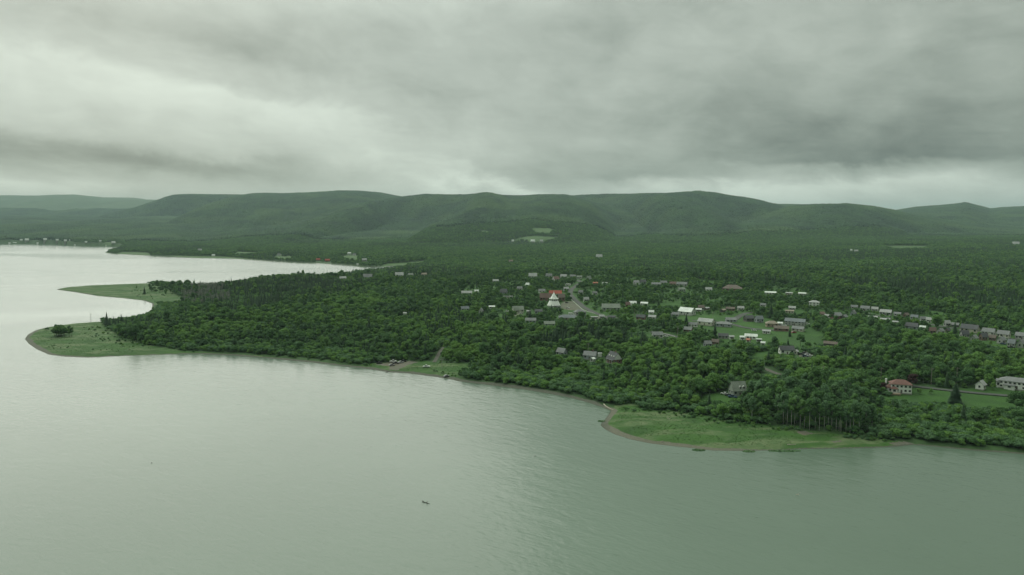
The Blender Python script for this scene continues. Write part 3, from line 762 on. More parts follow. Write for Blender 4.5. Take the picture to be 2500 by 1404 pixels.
# --- centre of the village
H('brown church hall wing left of the white tent-shaped church', 1318, 1346, 717, 735, 'brick', 'maroon', -6, 'gable', 0.5, 'church_hall', 'hall', 4, hw=0.45)
H('brown church hall wing right of the white tent-shaped church', 1361, 1379, 718, 736, 'brown', 'brown', 10, 'gable', 0.8, 'church_hall', 'hall', 2, hw=0.55)
H('bright red-roofed building just behind the white church', 1341, 1371, 710, 721, 'cream', 'red', 0, 'gable', 0.45, wins=4, hw=0.4)
H('grey-roofed house with white front behind the church hall', 1315, 1331, 706, 716, 'white', 'grey', 0, 'gable', 0.6)
H('long white bungalow at the western end of the village', 1127, 1152, 711, 721, 'white', 'pale', 0, 'gable', 0.45, wins=4)
H('dark-roofed house between the white bungalow and the church', 1221, 1240, 706, 720, 'bluegrey', 'charcoal', -20, 'gable', 0.75, storeys=1)
H('low cream shed in front of the dark-roofed house west of the church', 1229, 1252, 721, 729, 'cream', 'grey', 0, 'flat', 0.4, 'shed', 'shed', 2)
H('small white cabin in the trees behind the western village', 1283, 1294, 691, 700, 'white', 'metal', -30, 'gable', 0.7, 'cabin', 'cabin')
H('narrow grey house with tall gable among the western trees', 1169, 1180, 753, 767, 'pale', 'grey', 70, 'gable', 0.8)
H('low cabin with pale metal roof in the trees west of the cream house', 1194, 1208, 747, 754, 'pale', 'metal', 0, 'gable', 0.6, 'cabin', 'cabin')
H('cream house with gabled porch west of the church', 1250, 1279, 748, 764, 'cream', 'greengrey', 14, 'gable', 0.6, wings=[(-0.22, -0.55, 0.3, 0.5, 0.9, 0.7, 'gable', 'cream', 'greengrey')])
H('grey-roofed house sunk in trees at the western edge of the village', 1125, 1145, 749, 760, 'grey', 'bluegrey', 10, 'gable', 0.6)
H('grey house half hidden below the cream house', 1283, 1308, 777, 789, 'bluegrey', 'grey', 0, 'gable', 0.6)
H('green-grey roofed bungalow at the foot of the church slope', 1327, 1355, 785, 798, 'greengrey', 'greengrey', 12, 'gable', 0.6)
H('small dark house left of the church spruces', 1306, 1324, 756, 766, 'bluegrey', 'charcoal', 0, 'gable', 0.7)
H('long grey-roofed hall below the church green', 1364, 1410, 769, 785, 'beige', 'bluegrey', -5, 'hip', 0.42, 'hall', 'hall', 6)
H('wide grey-roofed building between the church green and the road bend', 1400, 1431, 756, 771, 'grey', 'grey', 20, 'hip', 0.6, 'hall', 'hall', 4)
H('small pale house at the road bend east of the church green', 1462, 1475, 769, 778, 'pale', 'pale', 15, 'gable', 0.7)
H('flat pale garage beside the road bend', 1443, 1459, 773, 780, 'pale', 'pale', 0, 'flat', 0.6, 'garage', 'garage', 2)
H('long green-grey roofed building east of the church road', 1468, 1514, 743, 760, 'greengrey', 'greengrey', 8, 'gable', 0.5, 'hall', 'hall', 5)
H('low grey house just east of the road bend', 1484, 1502, 771, 780, 'bluegrey', 'charcoal', 0, 'gable', 0.6)
# --- far edge of the village
H('maroon-roofed house at the top of the village road', 1347, 1366, 675, 687, 'pale', 'maroon', 30, 'gable', 0.9)
H('pale house furthest to the west along the back of the village', 1291, 1311, 667, 679, 'pale', 'pale', 0, 'gable', 0.6)
H('pale grey house left of the maroon-roofed house', 1332, 1348, 668, 678, 'pale', 'grey', 10, 'gable', 0.6)
H('pale grey house right of the maroon-roofed house', 1368, 1384, 670, 680, 'grey', 'pale', -10, 'gable', 0.6)
H('grey house behind the upper end of the village road', 1392, 1405, 671, 679, 'grey', 'grey', 0, 'gable', 0.6)
H('low grey house at the upper bend of the village road', 1408, 1421, 673, 681, 'pale', 'greengrey', 0, 'gable', 0.6)
H('green-grey house with steep gable at the back of the village', 1430, 1444, 671, 686, 'greengrey', 'greengrey', 40, 'gable', 0.8)
H('small orange-red shed at the back of the village', 1448, 1459, 689, 695, 'brick', 'orange', 0, 'gable', 0.6, 'shed', 'shed')
H('low white shed east of the orange-red shed', 1470, 1483, 688, 694, 'white', 'metal', 0, 'flat', 0.5, 'shed', 'shed')
H('white van-sized cabin beside the upper village road', 1381, 1393, 692, 698, 'white', 'metal', -10, 'flat', 0.5, 'cabin', 'cabin')
H('grey house below the white cabin on the upper village road', 1375, 1389, 701, 711, 'bluegrey', 'pale', 20, 'gable', 0.7)
H('white two-storey house on the eastern back lane', 1546, 1562, 685, 697, 'white', 'grey', -25, 'gable', 0.8, storeys=2)
H('dark grey house right behind the white two-storey house on the back lane', 1562, 1577, 683, 694, 'bluegrey', 'charcoal', 10, 'gable', 0.7)
H('low grey house in the middle of the eastern back lane', 1591, 1612, 690, 699, 'grey', 'grey', 0, 'gable', 0.5)
H('house with reddish roof on the eastern back lane', 1635, 1650, 688, 697, 'tan', 'maroon', 0, 'gable', 0.6)
H('long grey house at the end of the eastern back lane', 1652, 1678, 689, 700, 'grey', 'grey', -8, 'gable', 0.45, wins=4)
H('green-grey gable house on the grass below the back lane', 1654, 1673, 702, 712, 'greengrey', 'greengrey', 25, 'gable', 0.7)
H('large school building with wide brown hipped roof behind the village', 1764, 1811, 696, 712, 'brown', 'brown', -6, 'hip', 0.55, 'school', 'school', 6)
H('white arched storage hut near the red brick shed', 1537, 1553, 736, 746, 'white', 'metal', 0, 'gable', 0.6, 'storage_hut', 'hut', 0)
H('red brick shed beside the white storage hut', 1527, 1538, 738, 751, 'brick', 'maroon', 10, 'gable', 0.8, 'shed', 'shed')
H('white house with pale roof on the field edge', 1564, 1582, 738, 746, 'white', 'metal', -10, 'gable', 0.6)
H('big white barn with pale metal roof in the middle of the village', 1656, 1698, 752, 771, 'pale', 'metal', -28, 'gable', 0.7, 'barn', 'barn', 2, hw=0.5)
H('small grey outbuilding at the left corner of the big white barn', 1639, 1657, 763, 773, 'grey', 'grey', 0, 'gable', 0.6, 'outbuilding', 'shed', 2)
H('brown-roofed house right behind the big white barn', 1704, 1719, 746, 758, 'grey', 'brown', 10, 'gable', 0.7)
H('low white-roofed cabin right of the big white barn', 1699, 1712, 754, 761, 'pale', 'metal', 0, 'gable', 0.6, 'cabin', 'cabin')
H('tan house with pale gable two plots right of the big white barn', 1719, 1732, 751, 758, 'tan', 'pale', 40, 'gable', 0.7)
H('small house with dark gable along the loop road', 1757, 1772, 755, 763, 'dark', 'tan', 60, 'gable', 0.8)
H('brown bungalow at the head of the loop road', 1773, 1793, 750, 759, 'brown', 'brown', 0, 'gable', 0.5)
H('red brick bungalow with charcoal roof below the village green', 1553, 1577, 769, 781, 'brick', 'charcoal', -15, 'gable', 0.6)
H('pale-roofed house with wide gable on the village green', 1703, 1745, 779, 796, 'cream', 'pale', -25, 'gable', 0.55)
H('wide purple-grey roofed house right of the pale-roofed house on the green', 1748, 1786, 786, 799, 'bluegrey', 'grey', -8, 'hip', 0.55, wins=4)
H('grey house behind the purple-grey roofed house', 1771, 1797, 776, 787, 'bluegrey', 'grey', 12, 'gable', 0.6)
H('white house with open carport left of the pale-roofed house on the green', 1681, 1703, 788, 799, 'white', 'grey', -8, 'gable', 0.5)
H('dark twin-gabled house at the corner of the loop road', 1815, 1840, 771, 786, 'dark', 'charcoal', 35, 'gable', 0.7)
H('blue-grey house right of the dark twin-gabled house', 1842, 1863, 772, 788, 'bluegrey', 'bluegrey', 30, 'gable', 0.7)
H('brick house with grey roof beside the cross road', 1669, 1691, 799, 812, 'brick', 'grey', -20, 'gable', 0.65)
H('grey-roofed bungalow left of the cross road', 1591, 1618, 811, 826, 'pale', 'grey', 12, 'gable', 0.6)
H('grey house partly behind trees below the tall village spruce', 1717, 1737, 833, 848, 'bluegrey', 'grey', 30, 'gable', 0.7)
H('house with reddish brown roof below the tall village spruce', 1738, 1755, 829, 842, 'brick', 'brown', -10, 'gable', 0.7)
H('dark-roofed bungalow right of the tall village spruce', 1754, 1777, 815, 827, 'grey', 'charcoal', 0, 'gable', 0.55)
H('small white garage left of the white mobile home', 1779, 1792, 820, 829, 'white', 'pale', 20, 'gable', 0.7, 'garage', 'garage')
H('bright white mobile home with white roof on the green', 1819, 1848, 816, 829, 'white', 'metal', -3, 'gable', 0.4, 'mobile_home', 'mobile home', 2, hw=0.62)
H('small white shed touching the left end of the white mobile home', 1806, 1818, 821, 830, 'white', 'metal', 10, 'gable', 0.7, 'shed', 'shed')
H('small red-roofed shed in front of the white mobile home', 1822, 1833, 829, 837, 'cream', 'orange', -30, 'gable', 0.8, 'shed', 'shed')
H('low white-roofed shed right of the red-roofed shed', 1847, 1859, 829, 836, 'grey', 'metal', 0, 'flat', 0.6, 'shed', 'shed')
H('tiny white shed above the paddock', 1858, 1867, 837, 844, 'white', 'metal', 0, 'gable', 0.7, 'shed', 'shed')
H('tan house with hipped roof on the upper side of the green', 1869, 1899, 784, 799, 'tan', 'tan', 12, 'hip', 0.6)
H('long grey apartment house with many gables on the green', 1917, 1966, 779, 796, 'grey', 'bluegrey', -12, 'gable', 0.4, 'apartment_house', 'apartment house', 6, storeys=2, hw=0.6)
H('long brown-roofed bungalow in the middle of the green', 1891, 1924, 797, 809, 'brick', 'brown', 0, 'gable', 0.45, wins=4)
H('grey-roofed house with cream gable end right of the brown-roofed bungalow', 1934, 1964, 798, 810, 'cream', 'grey', -18, 'gable', 0.55)
H('white house alone at the edge of the woods behind the village', 1976, 1999, 734, 748, 'white', 'pale', 0, 'hip', 0.65, storeys=2, hw=0.66)
H('low grey roof in the trees left of the white house at the wood edge', 1926, 1941, 748, 757, 'grey', 'pale', 0, 'gable', 0.6)
H('low cream cabin in the trees above the apartment house', 1918, 1937, 758, 765, 'cream', 'tan', 0, 'gable', 0.5, 'cabin', 'cabin')
H('brown gable house left of the brick house near the eastern street', 1997, 2014, 762, 773, 'tan', 'maroon', 50, 'gable', 0.8)
H('brick house with dark gable where the eastern street begins', 2027, 2055, 764, 780, 'brick', 'grey', 40, 'gable', 0.7)
H('small dark gable house right of the brick house at the eastern street', 2054, 2069, 769, 780, 'dark', 'grey', 60, 'gable', 0.8)
H('dark-roofed white house with porch above the paddock', 1901, 1938, 846, 866, 'white', 'charcoal', 18, 'gable', 0.55, wins=3)
H('small cream gable shed beside the parked cars above the paddock', 1938, 1949, 855, 866, 'cream', 'pale', 70, 'gable', 0.9, 'shed', 'shed')
H('low brown shed roof at the far corner of the green lawn', 2012, 2044, 835, 847, 'dark', 'brown', -10, 'gable', 0.4, 'shed', 'shed', 0)
# --- eastern street
for lab, a, b, c, d, wl, rf, an in (
 ('cream house at the left end of the back row on the eastern street', 2077, 2094, 744, 755, 'cream', 'grey', 0),
 ('second house of the back row on the eastern street, grey with wide roof', 2099, 2125, 746, 760, 'grey', 'grey', -10),
 ('long grey house, third of the back row on the eastern street', 2146, 2179, 755, 770, 'grey', 'pale', -12),
 ('grey house, fourth of the back row on the eastern street', 2181, 2201, 761, 772, 'pale', 'grey', -12),
 ('brown gable house, fifth of the back row on the eastern street', 2203, 2220, 763, 775, 'brown', 'brown', 60),
 ('grey house, sixth of the back row on the eastern street', 2222, 2243, 768, 781, 'grey', 'bluegrey', -15),
 ('pale house, seventh of the back row on the eastern street', 2245, 2261, 772, 784, 'pale', 'grey', 20),
 ('grey house just right of the bright round tree on the eastern street', 2303, 2321, 781, 797, 'grey', 'pale', 40),
 ('low dark house, ninth of the back row on the eastern street', 2322, 2342, 787, 799, 'dark', 'grey', -12),
 ('long beige house with dark gable end, tenth of the back row', 2343, 2392, 792, 813, 'beige', 'charcoal', -16),
 ('long grey-roofed house of the eastern street behind the white van', 2396, 2431, 801, 820, 'pale', 'grey', -18),
 ('grey-roofed house with cream gable end, eleventh of the back row', 2433, 2467, 807, 826, 'cream', 'grey', -18),
 ('last house of the back row at the right edge of the picture', 2478, 2515, 812, 830, 'grey', 'grey', -14)):
    q = (b - a) * .09; H(lab, a + q, b - q, c + 1.5, d, wl, rf, an, 'gable', 0.6, wins=4, group=ROW_B)
for lab, a, b, c, d, wl, rf, an in (
 ('tall grey gable house at the left end of the eastern street front row', 2075, 2091, 755, 773, 'bluegrey', 'grey', 70),
 ('low grey house, second of the front row on the eastern street', 2120, 2142, 771, 780, 'grey', 'pale', 0),
 ('flat white-edged garage, third of the front row on the eastern street', 2148, 2174, 777, 786, 'dark', 'pale', -8),
 ('dark-roofed house, fourth of the front row on the eastern street', 2208, 2243, 788, 807, 'bluegrey', 'charcoal', -12),
 ('red brick house, fifth of the front row on the eastern street', 2267, 2285, 799, 816, 'brick', 'maroon', 15),
 ('pale gable house next to the red brick house of the front row', 2286, 2306, 801, 816, 'pale', 'grey', 65),
 ('dark brown house left of the single dark spruce on the eastern street', 2307, 2320, 799, 813, 'brown', 'charcoal', 60),
 ('grey twin-gabled house right of the single dark spruce on the eastern street', 2342, 2366, 806, 826, 'grey', 'charcoal', 30),
 ('dark green gable house, lowest of the front row on the eastern street', 2367, 2388, 817, 834, 'greengrey', 'grey', 72),
 ('tall brown two-storey house with white corner post in the front row', 2389, 2411, 812, 832, 'brown', 'charcoal', 45),
 ('low brown house behind the dark cars of the front row', 2413, 2432, 817, 832, 'brown', 'brown', -12),
 ('grey gable house left of the dark cars on the eastern street', 2433, 2457, 822, 840, 'grey', 'grey', 66),
 ('grey house between the dark cars and the right edge', 2459, 2480, 828, 848, 'grey', 'bluegrey', -20),
 ('grey-green gable house cut by the right edge of the picture', 2482, 2505, 829, 850, 'greengrey', 'grey', 68)):
    q = (b - a) * .09; H(lab, a + q, b - q, c + 1.5, d, wl, rf, an, 'gable', 0.7, group=ROW_F)
# --- sheds and small houses between the gardens
for lab, a, b, c, d, wl, rf, an in (
 ('white shed behind the white bungalow at the western end', 1158, 1168, 708, 715, 'white', 'metal', 10), ('pale house behind the cabin of the western village', 1262, 1276, 700, 710, 'pale', 'grey', -15),
 ('small white shed right of the cream house', 1286, 1295, 758, 765, 'white', 'pale', 0), ('pale house across the road from the church car park', 1424, 1438, 726, 737, 'pale', 'pale', 20),
 ('grey house up the road from the church car park', 1412, 1424, 709, 719, 'grey', 'grey', -20), ('white-walled house among trees east of the upper village road', 1446, 1458, 712, 721, 'white', 'grey', 15),
 ('small white house east of the green-grey hall', 1584, 1596, 758, 767, 'white', 'metal', 0), ('pale bungalow between the brick bungalow and the bright tree', 1583, 1602, 770, 780, 'pale', 'pale', -10),
 ('pale grey house behind the loop road', 1800, 1816, 748, 758, 'pale', 'pale', 10), ('white house behind the bright tree on the loop road', 1856, 1870, 741, 750, 'white', 'grey', -12),
 ('long pale shed along the school road', 1868, 1894, 712, 719, 'pale', 'metal', -3), ('second pale shed along the school road', 1918, 1934, 714, 720, 'beige', 'pale', -3),
 ('third pale shed along the school road, furthest right', 1950, 1967, 715, 721, 'pale', 'metal', -3), ('white house between the school and the back lane', 1722, 1738, 702, 712, 'white', 'pale', 8),
 ('grey house half way up the eastern back lane', 1612, 1628, 686, 695, 'pale', 'grey', 10), ('white bungalow right of the village green road', 1862, 1880, 806, 815, 'white', 'pale', 0),
 ('pale shed beside the tan hipped house', 1899, 1910, 787, 795, 'pale', 'metal', 0), ('white cabin between the two brick houses near the eastern street', 2014, 2026, 768, 777, 'white', 'pale', 0),
 ('pale house behind the brown gable house of the eastern street', 2128, 2144, 750, 761, 'pale', 'pale', -10), ('white house right of the seventh back-row house', 2262, 2280, 776, 788, 'white', 'pale', -12),
 ('small white shed in front of the dark-roofed fourth front-row house', 2246, 2258, 796, 805, 'white', 'metal', 0), ('white shed in the gardens below the flat white-edged garage', 2180, 2192, 784, 792, 'white', 'pale', 0)):
    H(lab, a, b, c, d, wl, rf, an, 'gable', 0.6, 'house' if 'house' in lab or 'bungalow' in lab else 'shed', 'house' if 'house' in lab or 'bungalow' in lab else 'shed', 2)
# --- far side of the bay and the plain
ORD = ['first', 'second', 'third', 'fourth', 'fifth', 'sixth', 'seventh', 'eighth', 'ninth', 'tenth', 'eleventh', 'twelfth', 'thirteenth', 'fourteenth', 'fifteenth', 'sixteenth', 'seventeenth', 'eighteenth', 'nineteenth', 'twentieth']
rank_ = {x: i for i, x in enumerate(sorted((36, 66, 94, 111, 147, 125, 12, 183, 228, 260, 311, 197, 24, 52, 80, 140, 160, 172, 210, 245)))}
for x, y, wd in ((36, 592, 8), (66, 590, 9), (94, 592, 8), (111, 593, 8), (147, 584, 10), (125, 585, 6), (12, 576, 9), (183, 597, 4), (228, 599, 4), (260, 597, 4), (311, 590, 6), (197, 582, 5), (24, 590, 6), (52, 588, 6), (80, 584, 5), (140, 592, 6), (160, 595, 6), (172, 588, 5), (210, 593, 5), (245, 590, 5)):
    H('tiny white cottage on the far shore of the bay, %s from the left' % ORD[rank_[x]], x - wd / 2, x + wd / 2, y - 5, y, 'white', 'metal', rnd.uniform(-25, 25), 'gable', 0.6, 'cottage', 'cottage', 0, group=FARW)
for lab, x, y, wd, wl, rf in (
 ('brightest white house on the far shore, behind the wooded headland', 277, 596, 9, 'white', 'metal'), ('white house among the trees of the wooded headland', 488, 612, 9, 'white', 'pale'),
 ('white boathouse near the water below the wooded headland', 521, 626, 8, 'white', 'metal'), ('white house with a green lawn on the shore of the inner bay', 681, 624, 8, 'white', 'grey'),
 ('white-roofed house on the lawn above the inner bay', 853, 621, 9, 'white', 'metal'), ('white house with grey roof just right of the white-roofed house above the inner bay', 865, 624, 8, 'white', 'grey'),
 ('red-roofed cabin by the water of the inner bay', 777, 637, 10, 'brick', 'red'), ('larger red house by the water of the inner bay', 799, 639, 12, 'brick', 'red'),
 ('grey boathouse at the mouth of the inner bay', 890, 638, 12, 'grey', 'pale'), ('tiny white hut at the waterline of the inner bay', 873, 648, 4, 'white', 'metal'),
 ('grey house in the woods on the near side of the inner bay', 837, 684, 16, 'grey', 'pale'), ('dark-roofed house in the woods near the inner bay', 898, 681, 22, 'bluegrey', 'grey'),
 ('pale house in the woods right of the dark-roofed house', 975, 676, 20, 'pale', 'pale'), ('grey house east of the pale house in the woods', 1003, 675, 14, 'grey', 'greengrey'),
 ('low tan house east of the grey house in the woods', 1036, 674, 14, 'beige', 'tan'), ('long white barn below the bright fields on the plain', 1301, 592, 11, 'white', 'metal'),
 ('small white farm left of the long white barn', 1252, 591, 6, 'white', 'metal'), ('pale farmhouse right of the long white barn', 1322, 592, 8, 'pale', 'pale'),
 ('white speck of a farmhouse on the eastern plain', 2078, 613, 5, 'white', 'metal'), ('low grey farm shed on the eastern plain', 2090, 615, 9, 'grey', 'pale'),
 ('pale farm building at the far right of the plain', 2480, 598, 14, 'pale', 'pale'), ('lone white house high on the far hillside', 218, 566, 4, 'white', 'metal'),
 ('small white house deep in the woods above the landing', 1094 - 106, 770, 8, 'white', 'metal'), ('pale cabin in the forest beyond the village', 1247, 640, 10, 'beige', 'tan'),
 ('grey house in the forest beyond the village', 1463, 630, 16, 'pale', 'pale'), ('grey-roofed house behind the western village, among trees', 1210, 690, 14, 'grey', 'pale')):
    H(lab, x - wd / 2, x + wd / 2, y - max(5, wd * .55), y, wl, rf, rnd.uniform(-20, 20), 'gable', 0.6, 'house', 'house', 2)

# --- the tent-shaped church
def church():
    g = to_ground([(1352, 751)])[0]
    D = math.hypot(g[0], g[1]); s = D / F
    az_ = math.atan2(g[0], g[1]); R0 = 16.5 * s
    c = (g[0] + math.sin(az_) * R0, g[1] + math.cos(az_) * R0, g[2])
    root = empty('church', c, -az_)
    tag(root, 'white tent-shaped church with a ring of dark windows under its cone', 'church')
    n = 12
    def ring(r, z, ph=0.0): return [(r * math.cos(2 * math.pi * (k + ph) / n), r * math.sin(2 * math.pi * (k + ph) / n), z) for k in range(n)]
    def shell(name, prof, mat, par, cap=True):
        V = [v for r, z in prof for v in ring(r, z)]; Fc = []
        for i in range(len(prof) - 1):
            for k in range(n): Fc.append((i * n + k, i * n + (k + 1) % n, (i + 1) * n + (k + 1) % n, (i + 1) * n + k))
        Fc.append(tuple(range(n - 1, -1, -1)))
        if cap: Fc.append(tuple(range((len(prof) - 1) * n, len(prof) * n)))
        return mesh_obj(name, V, Fc, mat, par)
    z1, z2, z3, z4 = 3.2 * s, 15.5 * s, 20.5 * s, 36 * s
    shell('wall', [(R0 * .86, -1), (R0 * .86, z1 + .4)], 'church_white', root)
    rf = shell('roof', [(R0, z1), (R0 * 1.01, z1 + .3), (R0 * .66, z2)], 'church_white', root)
    shell('drum', [(R0 * .60, z2 - .5), (R0 * .60, z3)], 'church_white', root)
    shell('spire', [(R0 * .66, z3 - .1), (R0 * .64, z3 + .35), (R0 * .52, z3 + .6), (R0 * .26, z3 + (z4 - z3) * .55), (0.12, z4)], 'church_white', root)
    for k in range(n):
        a = 2 * math.pi * (k + .5) / n; rr = R0 * .60 * math.cos(math.pi / n)
        ca, sa = math.cos(a), math.sin(a); hw_ = R0 * .60 * math.sin(math.pi / n)
        def loc(q, rad, z): return (ca * rad - sa * q, sa * rad + ca * q, z)
        v = [loc(-hw_ * .62, rr + .02, z2 + .1), loc(hw_ * .62, rr + .02, z2 + .1), loc(hw_ * .62, rr + .02, z2 + (z3 - z2) * .55), loc(0, rr + .02, z3 - .15), loc(-hw_ * .62, rr + .02, z2 + (z3 - z2) * .55)]
        v += [loc(-hw_ * .62, rr + .12, z2 + .1), loc(hw_ * .62, rr + .12, z2 + .1), loc(hw_ * .62, rr + .12, z2 + (z3 - z2) * .55), loc(0, rr + .12, z3 - .15), loc(-hw_ * .62, rr + .12, z2 + (z3 - z2) * .55)]
        mesh_obj('window', v, [(0, 4, 3, 2, 1), (5, 6, 7, 8, 9)] + [(i, (i + 1) % 5, 5 + (i + 1) % 5, 5 + i) for i in range(5)], 'glass_dark', root)
        # gablet over each window
        v = [loc(-hw_ * .95, rr + .1, z3 - .9 * s), loc(0, rr + .1, z3 + 1.8 * s), loc(hw_ * .95, rr + .1, z3 - .9 * s), loc(-hw_ * .95, rr + 1.5 * s, z3 - 1.3 * s), loc(0, rr + 2.2 * s, z3 + 1.6 * s), loc(hw_ * .95, rr + 1.5 * s, z3 - 1.3 * s), loc(0, rr - 3 * s, z3 + 2.4 * s)]
        mesh_obj('gablet', v, [(0, 3, 4, 1), (1, 4, 5, 2), (0, 1, 2), (3, 5, 4)], 'church_white', root)
    # entrance canopy on posts, front right
    px0, px1, py0 = -1.0 * s, 18 * s, -R0 - 7 * s
    MB().box(px0, px1, py0, -R0 * .75, 4.0 * s, 4.9 * s).build('canopy', 'roof_grey', root)
    for q in (px0 + .4, (px0 + px1) / 2, px1 - .4): MB().box(q - .22, q + .22, py0 + .1, py0 + .5, -1.5, 4.0 * s - .01).build('post', 'church_white', root)
    MB().box(-8 * s, -5.4 * s, -R0 * 1.08, -R0 * .8, -1.5, z1 + 1.0).build('buttress', 'church_white', root)
    MB().box(-.1, .1, -.1, .1, z4 - .1, z4 + 1.6).box(-.5, .5, -.08, .08, z4 + .8, z4 + 1.0).build('cross', 'church_white', root)
    RECTS.append((1332, 1374, 713, 753, D, 0.12)); FOOT.append((c[0], c[1], R0 + 6))
plain('church_white', (.82, .84, .78), 0.6, 0.04, 0.6)
church()

# ================================================================== vehicles
for nm, c in dict(white=(.70, .71, .68), black=(.02, .02, .022), grey=(.16, .165, .17), silver=(.38, .39, .39), red=(.32, .03, .03), blue=(.04, .07, .14), brown=(.10, .07, .05)).items():
    plain('paint_' + nm, c, 0.3, 0.03, 1.0, 0.5)
plain('rubber', (.02, .02, .02), 0.9, 0.1)
plain('hub', (.35, .35, .35), 0.4, 0.1, metal=0.6)
WHEEL = None
def extrude(prof, y0, y1):
    n = len(prof); v = [(x, y0, z) for x, z in prof] + [(x, y1, z) for x, z in prof]
    return v, [tuple(range(n)), tuple(range(2 * n - 1, n - 1, -1))] + [((i + 1) % n, i, n + i, n + (i + 1) % n) for i in range(n)]
def vehicle(label, px, py, paint, rz, kind='car', group=None):
    global WHEEL
    g = to_ground([(px, py)])[0]
    az_ = math.atan2(g[0], g[1])
    names = {'car': 'parked_car', 'pickup': 'pickup_truck', 'van': 'van'}
    root = empty(names[kind], (g[0], g[1], g[2] + 0.02), -az_ + math.radians(rz))
    p = 'paint_' + paint
    if kind == 'car':
        body = [(-2.25, .35), (2.2, .35), (2.28, .7), (2.1, .88), (1.0, .98), (-2.0, .98), (-2.28, .8)]; cab = [(.95, .97), (.35, 1.48), (-1.2, 1.5), (-1.95, .97)]; roof = (-1.15, .3, 1.49, 1.56); wb = 1.35
    elif kind == 'pickup':
        body = [(-2.8, .45), (2.7, .45), (2.78, .85), (2.6, 1.08), (1.2, 1.15), (-2.75, 1.15), (-2.85, .9)]; cab = [(1.2, 1.14), (.65, 1.78), (-.6, 1.8), (-.85, 1.14)]; roof = (-.6, .62, 1.79, 1.87); wb = 1.75
    else:
        body = [(-2.9, .4), (2.7, .4), (2.8, .8), (2.5, 1.15), (1.9, 1.2), (-2.9, 1.2)]; cab = [(2.2, 1.19), (1.6, 2.15), (-2.85, 2.2), (-2.9, 1.19)]; roof = (-2.85, 1.55, 2.19, 2.3); wb = 1.8
    mesh_obj('body', *extrude(body, -.9, .9), p, root)
    mesh_obj('cabin', *extrude(cab, -.78, .78), 'glass_dark' if kind != 'van' else p, root)
    MB().box(roof[0], roof[1], -.76, .76, roof[2], roof[3]).build('roof', p, root)
    for sx_ in (-wb, wb):
        for sy in (-.86, .86):
            if WHEEL is None:
                v = [(.34 * math.cos(2 * math.pi * k / 10), y, .34 * math.sin(2 * math.pi * k / 10)) for y in (-.12, .12) for k in range(10)]
                t_ = mesh_obj('wheel', v, [tuple(range(10)), tuple(range(19, 9, -1))] + [((k + 1) % 10, k, 10 + k, 10 + (k + 1) % 10) for k in range(10)], 'rubber', root)
                WHEEL = t_.data
            else:
                t_ = bpy.data.objects.new('wheel', WHEEL); COL.objects.link(t_); t_.parent = root
            t_.location = (sx_, sy, .34)
    for sy in (-.6, .6):
        MB().box(body[2][0] - .1, body[2][0] + .03, sy - .18, sy + .18, body[2][1] - .06, body[2][1] + .08).build('headlight', 'trim', root)
    tag(root, label, kind if kind != 'pickup' else 'pickup truck', group)
    RECTS.append((px - 9, px + 9, py - 6, py + 1, math.hypot(g[0], g[1]), 0.15)); FOOT.append((g[0], g[1], 4.0))
    return root
LAND = 'vehicles at the boat landing'
vehicle('black car parked furthest left at the boat landing', 926, 888, 'black', 5, 'car', LAND)
vehicle('white pickup truck parked at the back of the boat landing', 960, 884, 'white', 12, 'pickup', LAND)
vehicle('black pickup truck parked in front of the white one at the landing', 966, 888, 'black', -5, 'pickup', LAND)
vehicle('grey car nearest the water at the boat landing', 957, 893, 'grey', 20, 'car', LAND)
vehicle('silver car at the right end of the parked group on the landing', 979, 886, 'silver', 25, 'car', LAND)
vehicle('black car behind the silver car at the landing', 986, 883, 'black', -15, 'car', LAND)
vehicle('white pickup truck standing alone on the grass right of the landing', 1041, 897, 'white', 172, 'pickup', LAND)
vehicle('dark car with pale roof parked on the beach at the waterline', 1090, 920, 'grey', 35, 'car', LAND)
vehicle('white car beside the grey shingled cottage', 1768, 963, 'white', 150, 'car')
vehicle('dark car next to the white car at the grey shingled cottage', 1778, 967, 'black', 150, 'car')
vehicle('dark pickup truck in front of the grey shingled cottage', 1788, 971, 'blue', 165, 'pickup')
CLU = 'cars parked above the paddock'
for i, (x, y, c_, lab) in enumerate(((1955, 866, 'black', 'black car, leftmost of the cars above the paddock'), (1964, 864, 'grey', 'grey car at the back of the cars above the paddock'), (1972, 867, 'silver', 'silver car above the paddock'),
       (1978, 870, 'white', 'white car at the right end of the cars above the paddock'), (1966, 871, 'blue', 'dark blue car in front of the cars above the paddock'))):
    vehicle(lab, x, y, c_, (20, -10, 40, 5, 0)[i], 'car', CLU)
vehicle('white van beside the long grey-roofed hall', 1394, 768, 'white', 5, 'van')
vehicle('white car left of the long grey-roofed hall', 1368, 773, 'white', 0, 'car')
vehicle('white car in front of the cream house', 1272, 766, 'white', 20, 'car')
vehicle('white car on the gravel between the grey house and the cream house', 1238, 761, 'white', 0, 'car')
vehicle('dark car on the church car park', 1384, 740, 'black', 0, 'car')
vehicle('white car at the lower edge of the church car park', 1386, 753, 'white', -5, 'car')
vehicle('white car in the yard of the grey-roofed bungalow by the cross road', 1625, 823, 'white', 8, 'car')
vehicle('red car in front of the grey-roofed house with cream gable', 1938, 813, 'red', 30, 'car')
vehicle('white pickup truck in the yard of the apartment house', 1913, 796, 'white', -10, 'pickup')
vehicle('white car parked right of the apartment house', 1971, 792, 'white', 0, 'car')
vehicle('white pickup truck left of the long grey-roofed house on the eastern street', 2395, 811, 'white', -10, 'pickup')
vehicle('white van in front of the long grey-roofed house on the eastern street', 2418, 819, 'white', -12, 'van')
vehicle('dark car behind the grey gable house on the eastern street', 2449, 841, 'blue', -10, 'car')
vehicle('black pickup truck left of the gable house at the right edge', 2469, 850, 'black', -10, 'pickup')
vehicle('white car on the lawn of the green beside the road', 1841, 808, 'white', 0, 'car')

